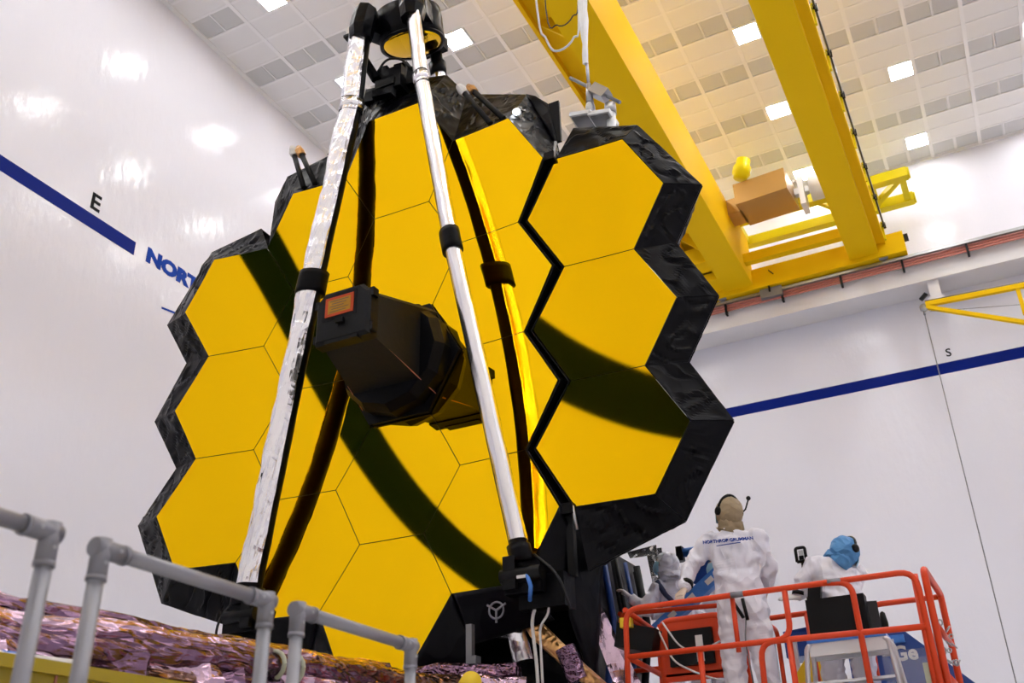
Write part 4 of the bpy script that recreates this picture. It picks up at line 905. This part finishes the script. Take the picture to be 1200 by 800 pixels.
def head(parent, loc, c, F, up, hood, mask=True, neck=None, headset=False):
    c = Vector(c); F = Vector(F).normalized(); up = Vector(up); up = (up - F * up.dot(F)).normalized(); S = F.cross(up); R = Matrix((S, F, up)).transposed()
    m = MB(); ball(m, c, .1, (.78, .92, 1.12), R); ball(m, c + F * .03 - up * .06, .07, (.8, .85, .8), R)
    m.tube([c + F * .085 + up * .015, c + F * .112 - up * .022, c + F * .09 - up * .03], [.009, .015, .01], 8)
    for s in (-1, 1): ball(m, c + F * .088 + S * .032 * s + up * .028, .02, (1.2, .5, .5), R); ball(m, c + S * .08 * s - up * .005, .03, (.3, .6, 1), R)
    m.tube([c - F * .01 - up * .06, (Vector(neck) if neck else c - up * .2)], [.055, .06], 12)
    h = remesh(m, 'head', 'skin', .008, 2, parent, loc)
    for s in (-1, 1):
        e = MB(); ball(e, c + F * .088 + S * .032 * s + up * .02, .011, (1.2, .8, .8), R); e.build('eye', 'cable_white', h)
    mo = MB(); mo.tube([c + F * .088 + S * -.024 - up * .062, c + F * .096 - up * .064, c + F * .088 + S * .024 - up * .062], .006, 6); mo.build('mouth', 'copper', h)
    # hood with a face opening
    m = MB(); vs = []; fs = []; n = 28; H = 20
    for i in range(H + 1):
        for j in range(n):
            a = math.pi * i / H; b = 2 * math.pi * j / n; q = Vector((math.sin(a) * math.cos(b), math.sin(a) * math.sin(b), math.cos(a)))
            k = 1 + .05 * noise.noise(q * 3.1 + c) + .03 * noise.noise(q * 7 + c); vs.append(c - F * .012 + R @ Vector((.108 * q.x * k, .132 * q.y * k, .130 * q.z * k)))
    keep = []
    for i in range(H):
        for j in range(n):
            q = (j + 1) % n; f4 = (i * n + j, (i + 1) * n + j, (i + 1) * n + q, i * n + q); cc = sum((vs[k] for k in f4), Vector()) / 4 - c
            if cc.normalized().dot((F * 1. - up * .12).normalized()) < .72: keep.append(f4)
    m.add(vs, keep, 0, True); nk = Vector(neck) if neck else c - up * .2
    m.tube([c - up * .04 - F * .02, c - up * .11 - F * .015, nk - F * .005, nk - up * .03], [.09, .098, .105, .125], 16, jit=.05)
    hd = m.build('hood', hood, parent, loc)
    if mask:
        m = MB(); g_ = []; n1, n2 = 8, 6
        for i in range(n2 + 1):
            for j in range(n1 + 1):
                a = (j / n1 - .5) * 1.9; z = -.10 + .115 * i / n2; r = .098 + .018 * math.sin(math.pi * i / n2) * math.cos(a); g_.append(c + F * (r * math.cos(a) + .012) + S * r * .86 * math.sin(a) + up * z)
        m.add(g_ + [p - F * .006 for p in g_], [(i * (n1 + 1) + j, i * (n1 + 1) + j + 1, (i + 1) * (n1 + 1) + j + 1, (i + 1) * (n1 + 1) + j) for i in range(n2) for j in range(n1)], 0, True); m.build('face_mask', 'mask', parent, loc)
    if headset:
        arc = [c + (S * math.cos(t) * .108 + up * math.sin(t) * .142) - F * .01 for t in [math.pi * k / 14 for k in range(15)]]
        hs = MB().tube(arc, .012, 8).build('headset', 'black_plastic', parent, loc)
        for s in (-1, 1): MB().lathe([(0, 0), (.036, 0), (.036, .025), (.02, .032), (0, .032)], c + S * .095 * s - F * .01, S * s, 14).build('ear_cup', 'black_plastic', hs)
        if headset == 2:
            a = c + S * .12 - F * .01; MB().tube([a, a + S * .035 + up * .04 - F * .01, a + S * .05 + up * .12 - F * .02], .007, 7).build('microphone_boom', 'black_plastic', hs); mb_ = MB(); ball(mb_, a + S * .052 + up * .135 - F * .02, .02); mb_.build('microphone', 'black_plastic', hs)
    return hd
def person(name, label, J, right, hood, F, glove='glove', mask=True, headset=False, up=(0, 0, 1), palm=(0, 0, 1), curl=.5, boots=True):
    J = {k: W(*v) for k, v in J.items()}; foot = (J['anL'] + J['anR']) / 2; t = empty(name, (foot.x, foot.y, min(J['anL'].z, J['anR'].z) - .08), label, 'person'); loc = rel(t)
    r = Vector(right).normalized(); m = MB(); sp = (J['neck'] - J['pelvis']).normalized(); fw = sp.cross(r); fw = fw if fw.length else Vector((0, 1, 0))
    def ax_(a, b): d = (b - a).normalized(); x = (r - d * r.dot(d)).normalized(); return x, d.cross(x)
    x1, y1 = ax_(J['pelvis'], J['waist']); x2, y2 = ax_(J['waist'], J['chest']); x3, y3 = ax_(J['chest'], J['neck']); pv, ws, ch, nk = J['pelvis'], J['waist'], J['chest'], J['neck']; d1 = (ws - pv).normalized()
    ring_loft(m, [(pv - d1 * .13, x1, y1, .12, .10), (pv - d1 * .06, x1, y1, .185, .135), (pv + d1 * .04, x1, y1, .20, .145), (ws, x2, y2, .185, .13), ((ws + ch) / 2, x2, y2, .195, .14), (ch, x3, y3, .205, .14), (ch.lerp(nk, .55), x3, y3, .185, .115), (ch.lerp(nk, .85), x3, y3, .11, .085), (nk, x3, y3, .07, .07)])
    for s in 'LR':
        sh, el, wr_ = J['sh' + s], J['el' + s], J['wr' + s]; m.tube([sh.lerp(nk, .35), sh, sh.lerp(el, .5), el, el.lerp(wr_, .5), wr_], [.07, .085, .075, .066, .058, .046], 12)
        hp, kn, an = J['hip' + s], J['kn' + s], J['an' + s]; m.tube([hp + Vector((0, 0, .06)), hp, hp.lerp(kn, .5), kn, kn.lerp(an, .5), an], [.10, .115, .105, .09, .085, .075], 12)
    body = remesh(m, 'coverall', 'suit', .017, 5, t, loc, wr=.022, wf=11.)
    for s, sd in (('L', -1), ('R', 1)):
        d = (J['wr' + s] - J['el' + s]).normalized() if 'hd' + s not in J else (J['hd' + s] - J['wr' + s]).normalized()
        hand(t, loc, J['wr' + s], d, palm, sd, glove, curl)
        MB().tube([J['wr' + s] - (J['wr' + s] - J['el' + s]).normalized() * .045, J['wr' + s] - (J['wr' + s] - J['el' + s]).normalized() * .01], .05, 14).build('cuff', 'suit', t, loc)
        an = J['an' + s]; m = MB(); m.tube([an + Vector((0, 0, .12)), an, an - Vector((0, 0, .03))], [.075, .068, .06], 12); ring_loft(m, [(an + fw * -.07 - Vector((0, 0, .045)), r, Vector((0, 0, 1)), .04, .035), (an + fw * .03 - Vector((0, 0, .04)), r, Vector((0, 0, 1)), .05, .045), (an + fw * .13 - Vector((0, 0, .055)), r, Vector((0, 0, 1)), .05, .028), (an + fw * .19 - Vector((0, 0, .06)), r, Vector((0, 0, 1)), .03, .02)]); remesh(m, 'boot', 'suit', .012, 2, t, loc)
    head(t, loc, J['head'], F, up, hood, mask, nk + (J['head'] - nk) * .1, headset)
    return t, loc
A, la = person('person', 'person seen from behind in white coveralls and tan hood, hand on the orange rail', dict(
    head=(-2.0, 8.08, 2.635), neck=(-2.0, 8.1, 2.50), chest=(-2.0, 8.1, 2.30), waist=(-2.0, 8.1, 2.06), pelvis=(-1.99, 8.1, 1.86),
    shL=(-2.195, 8.08, 2.42), elL=(-2.37, 8.02, 2.18), wrL=(-2.40, 7.90, 2.00), hdL=(-2.42, 7.84, 1.93), shR=(-1.80, 8.12, 2.40), elR=(-1.755, 8.2, 2.12), wrR=(-1.86, 8.38, 2.02),
    hipL=(-2.09, 8.1, 1.80), knL=(-2.11, 8.08, 1.36), anL=(-2.11, 8.12, .93), hipR=(-1.89, 8.1, 1.80), knR=(-1.86, 8.08, 1.36), anR=(-1.85, 8.12, .93)), (1, .12, 0), 'hood_tan', (-.72, .62, .30), 'glove_tan', True, 2)
text_mesh('back_print', 'NORTHROP GRUMMAN', .036, 'letter_blue', Matrix(((1, 0, 0, -2.0 - A.location.x), (.12, 0, -1, 7.942 - A.location.y), (-.03, 1, 0, 2.345 + CAMZ - A.location.z), (0, 0, 0, 1))), A, align='CENTER', xs=1.05, bold=.0006, extrude=.006)
MB().box(W(-2.0, 7.945, 2.325), (.2, .012, .004)).build('back_print_line', 'letter_blue', A, la)
for a, b in (((-2.02, 7.93, 1.86), (-1.95, 7.93, 1.72)), ((-1.94, 7.93, 1.87), (-1.92, 7.93, 1.70))): MB().tube([W(*a), W(*b)], .014, 8).build('tool', 'black_plastic', A, la)
MB().tube(fillet([W(-1.93, 7.93, 1.72), W(-1.96, 7.93, 1.55), W(-1.94, 7.94, 1.2)], .05), .006, 6).build('lanyard', 'grey_steel', A, la)
B_, lb_ = person('person', 'bent person in white coveralls and blue hood, working behind the black case', dict(
    head=(-1.17, 8.5, 2.27), neck=(-1.26, 8.5, 2.22), chest=(-1.30, 8.5, 2.10), waist=(-1.28, 8.48, 1.92), pelvis=(-1.29, 8.46, 1.74),
    shL=(-1.44, 8.42, 2.18), elL=(-1.56, 8.38, 1.99), wrL=(-1.585, 8.34, 1.92), hdL=(-1.70, 8.32, 1.93), shR=(-1.14, 8.62, 2.12), elR=(-1.2, 8.72, 1.95), wrR=(-1.4, 8.68, 1.92), hdR=(-1.5, 8.62, 1.93),
    hipL=(-1.39, 8.46, 1.70), knL=(-1.42, 8.42, 1.30), anL=(-1.40, 8.5, .93), hipR=(-1.2, 8.48, 1.70), knR=(-1.18, 8.45, 1.30), anR=(-1.18, 8.52, .93)), (.95, .3, 0), 'hood_blue', (.45, .75, -.45), 'glove', True, 1, palm=(.3, -.5, .8), curl=.3)
MB().box(W(-1.43, 8.26, 1.92), (.1, .07, .15), Matrix.Rotation(.2, 3, 'Y')).tube([W(-1.43, 8.25, 1.85), W(-1.42, 8.25, 1.72)], .012, 6).build('belt_pouch', 'black_plastic', B_, lb_)
MB().tube([W(-1.58, 8.342, 1.935), W(-1.572, 8.345, 1.965)], .052, 14).build('wrist_strap', 'black_plastic', B_, lb_)
MB().tube([W(-2.385, 7.925, 2.03), W(-2.38, 7.945, 2.065)], .053, 14).build('wrist_strap', 'black_plastic', A, la)
C_, lc_ = person('person', 'person with blue face mask and navy harness leaning below the mirror wing', dict(
    head=(-3.08, 9.6, 2.70), neck=(-3.02, 9.63, 2.56), chest=(-2.99, 9.68, 2.38), waist=(-2.98, 9.75, 2.16), pelvis=(-2.98, 9.8, 1.98),
    shL=(-3.17, 9.56, 2.47), elL=(-3.3, 9.45, 2.26), wrL=(-3.42, 9.42, 2.38), shR=(-2.88, 9.80, 2.46), elR=(-3.0, 9.62, 2.18), wrR=(-3.25, 9.5, 2.2),
    hipL=(-3.05, 9.72, 1.93), knL=(-3.12, 9.68, 1.55), anL=(-3.08, 9.75, 1.19), hipR=(-2.9, 9.88, 1.93), knR=(-2.92, 9.85, 1.55), anR=(-2.9, 9.9, 1.19)), (.55, .8, 0), 'hood_white', (-.85, -.35, .12))
for pts in ([(-3.16, 9.50, 2.52), (-3.08, 9.50, 2.38), (-2.97, 9.55, 2.24)], [(-2.92, 9.70, 2.52), (-2.92, 9.60, 2.40), (-3.05, 9.52, 2.30)], [(-3.16, 9.58, 2.22), (-3.0, 9.57, 2.26), (-2.84, 9.72, 2.26)], [(-3.12, 9.60, 2.05), (-2.96, 9.63, 2.06), (-2.82, 9.8, 2.06)]):
    MB().tube(fillet([W(*p) for p in pts], .05), .028, 8).build('harness_strap', 'harness', C_, lc_)
def offs(J, dx, dy, dz): return {k: (v[0] + dx, v[1] + dy, v[2] + dz) for k, v in J.items()}
JS = dict(head=(0, 0, 1.66), neck=(0, 0, 1.5), chest=(0, 0, 1.3), waist=(0, 0, 1.08), pelvis=(0, 0, .93), shL=(-.19, 0, 1.42), elL=(-.24, -.1, 1.16), wrL=(-.15, -.3, 1.1), shR=(.19, 0, 1.42), elR=(.25, -.08, 1.16), wrR=(.15, -.3, 1.12), hipL=(-.1, 0, .88), knL=(-.11, 0, .48), anL=(-.11, 0, .09), hipR=(.1, 0, .88), knR=(.11, 0, .48), anR=(.11, 0, .09))
person('person', 'person in white hood half hidden at the black edge of the telescope', offs(JS, -4.12, 11.2, 1.28), (1, .2, 0), 'hood_white', (-.8, -.3, .1))
person('person', 'person in blue hood mostly hidden behind the arm of the tan hooded person', offs(JS, -2.70, 10.18, 1.1), (.9, .4, 0), 'hood_blue', (-.7, -.6, .1))
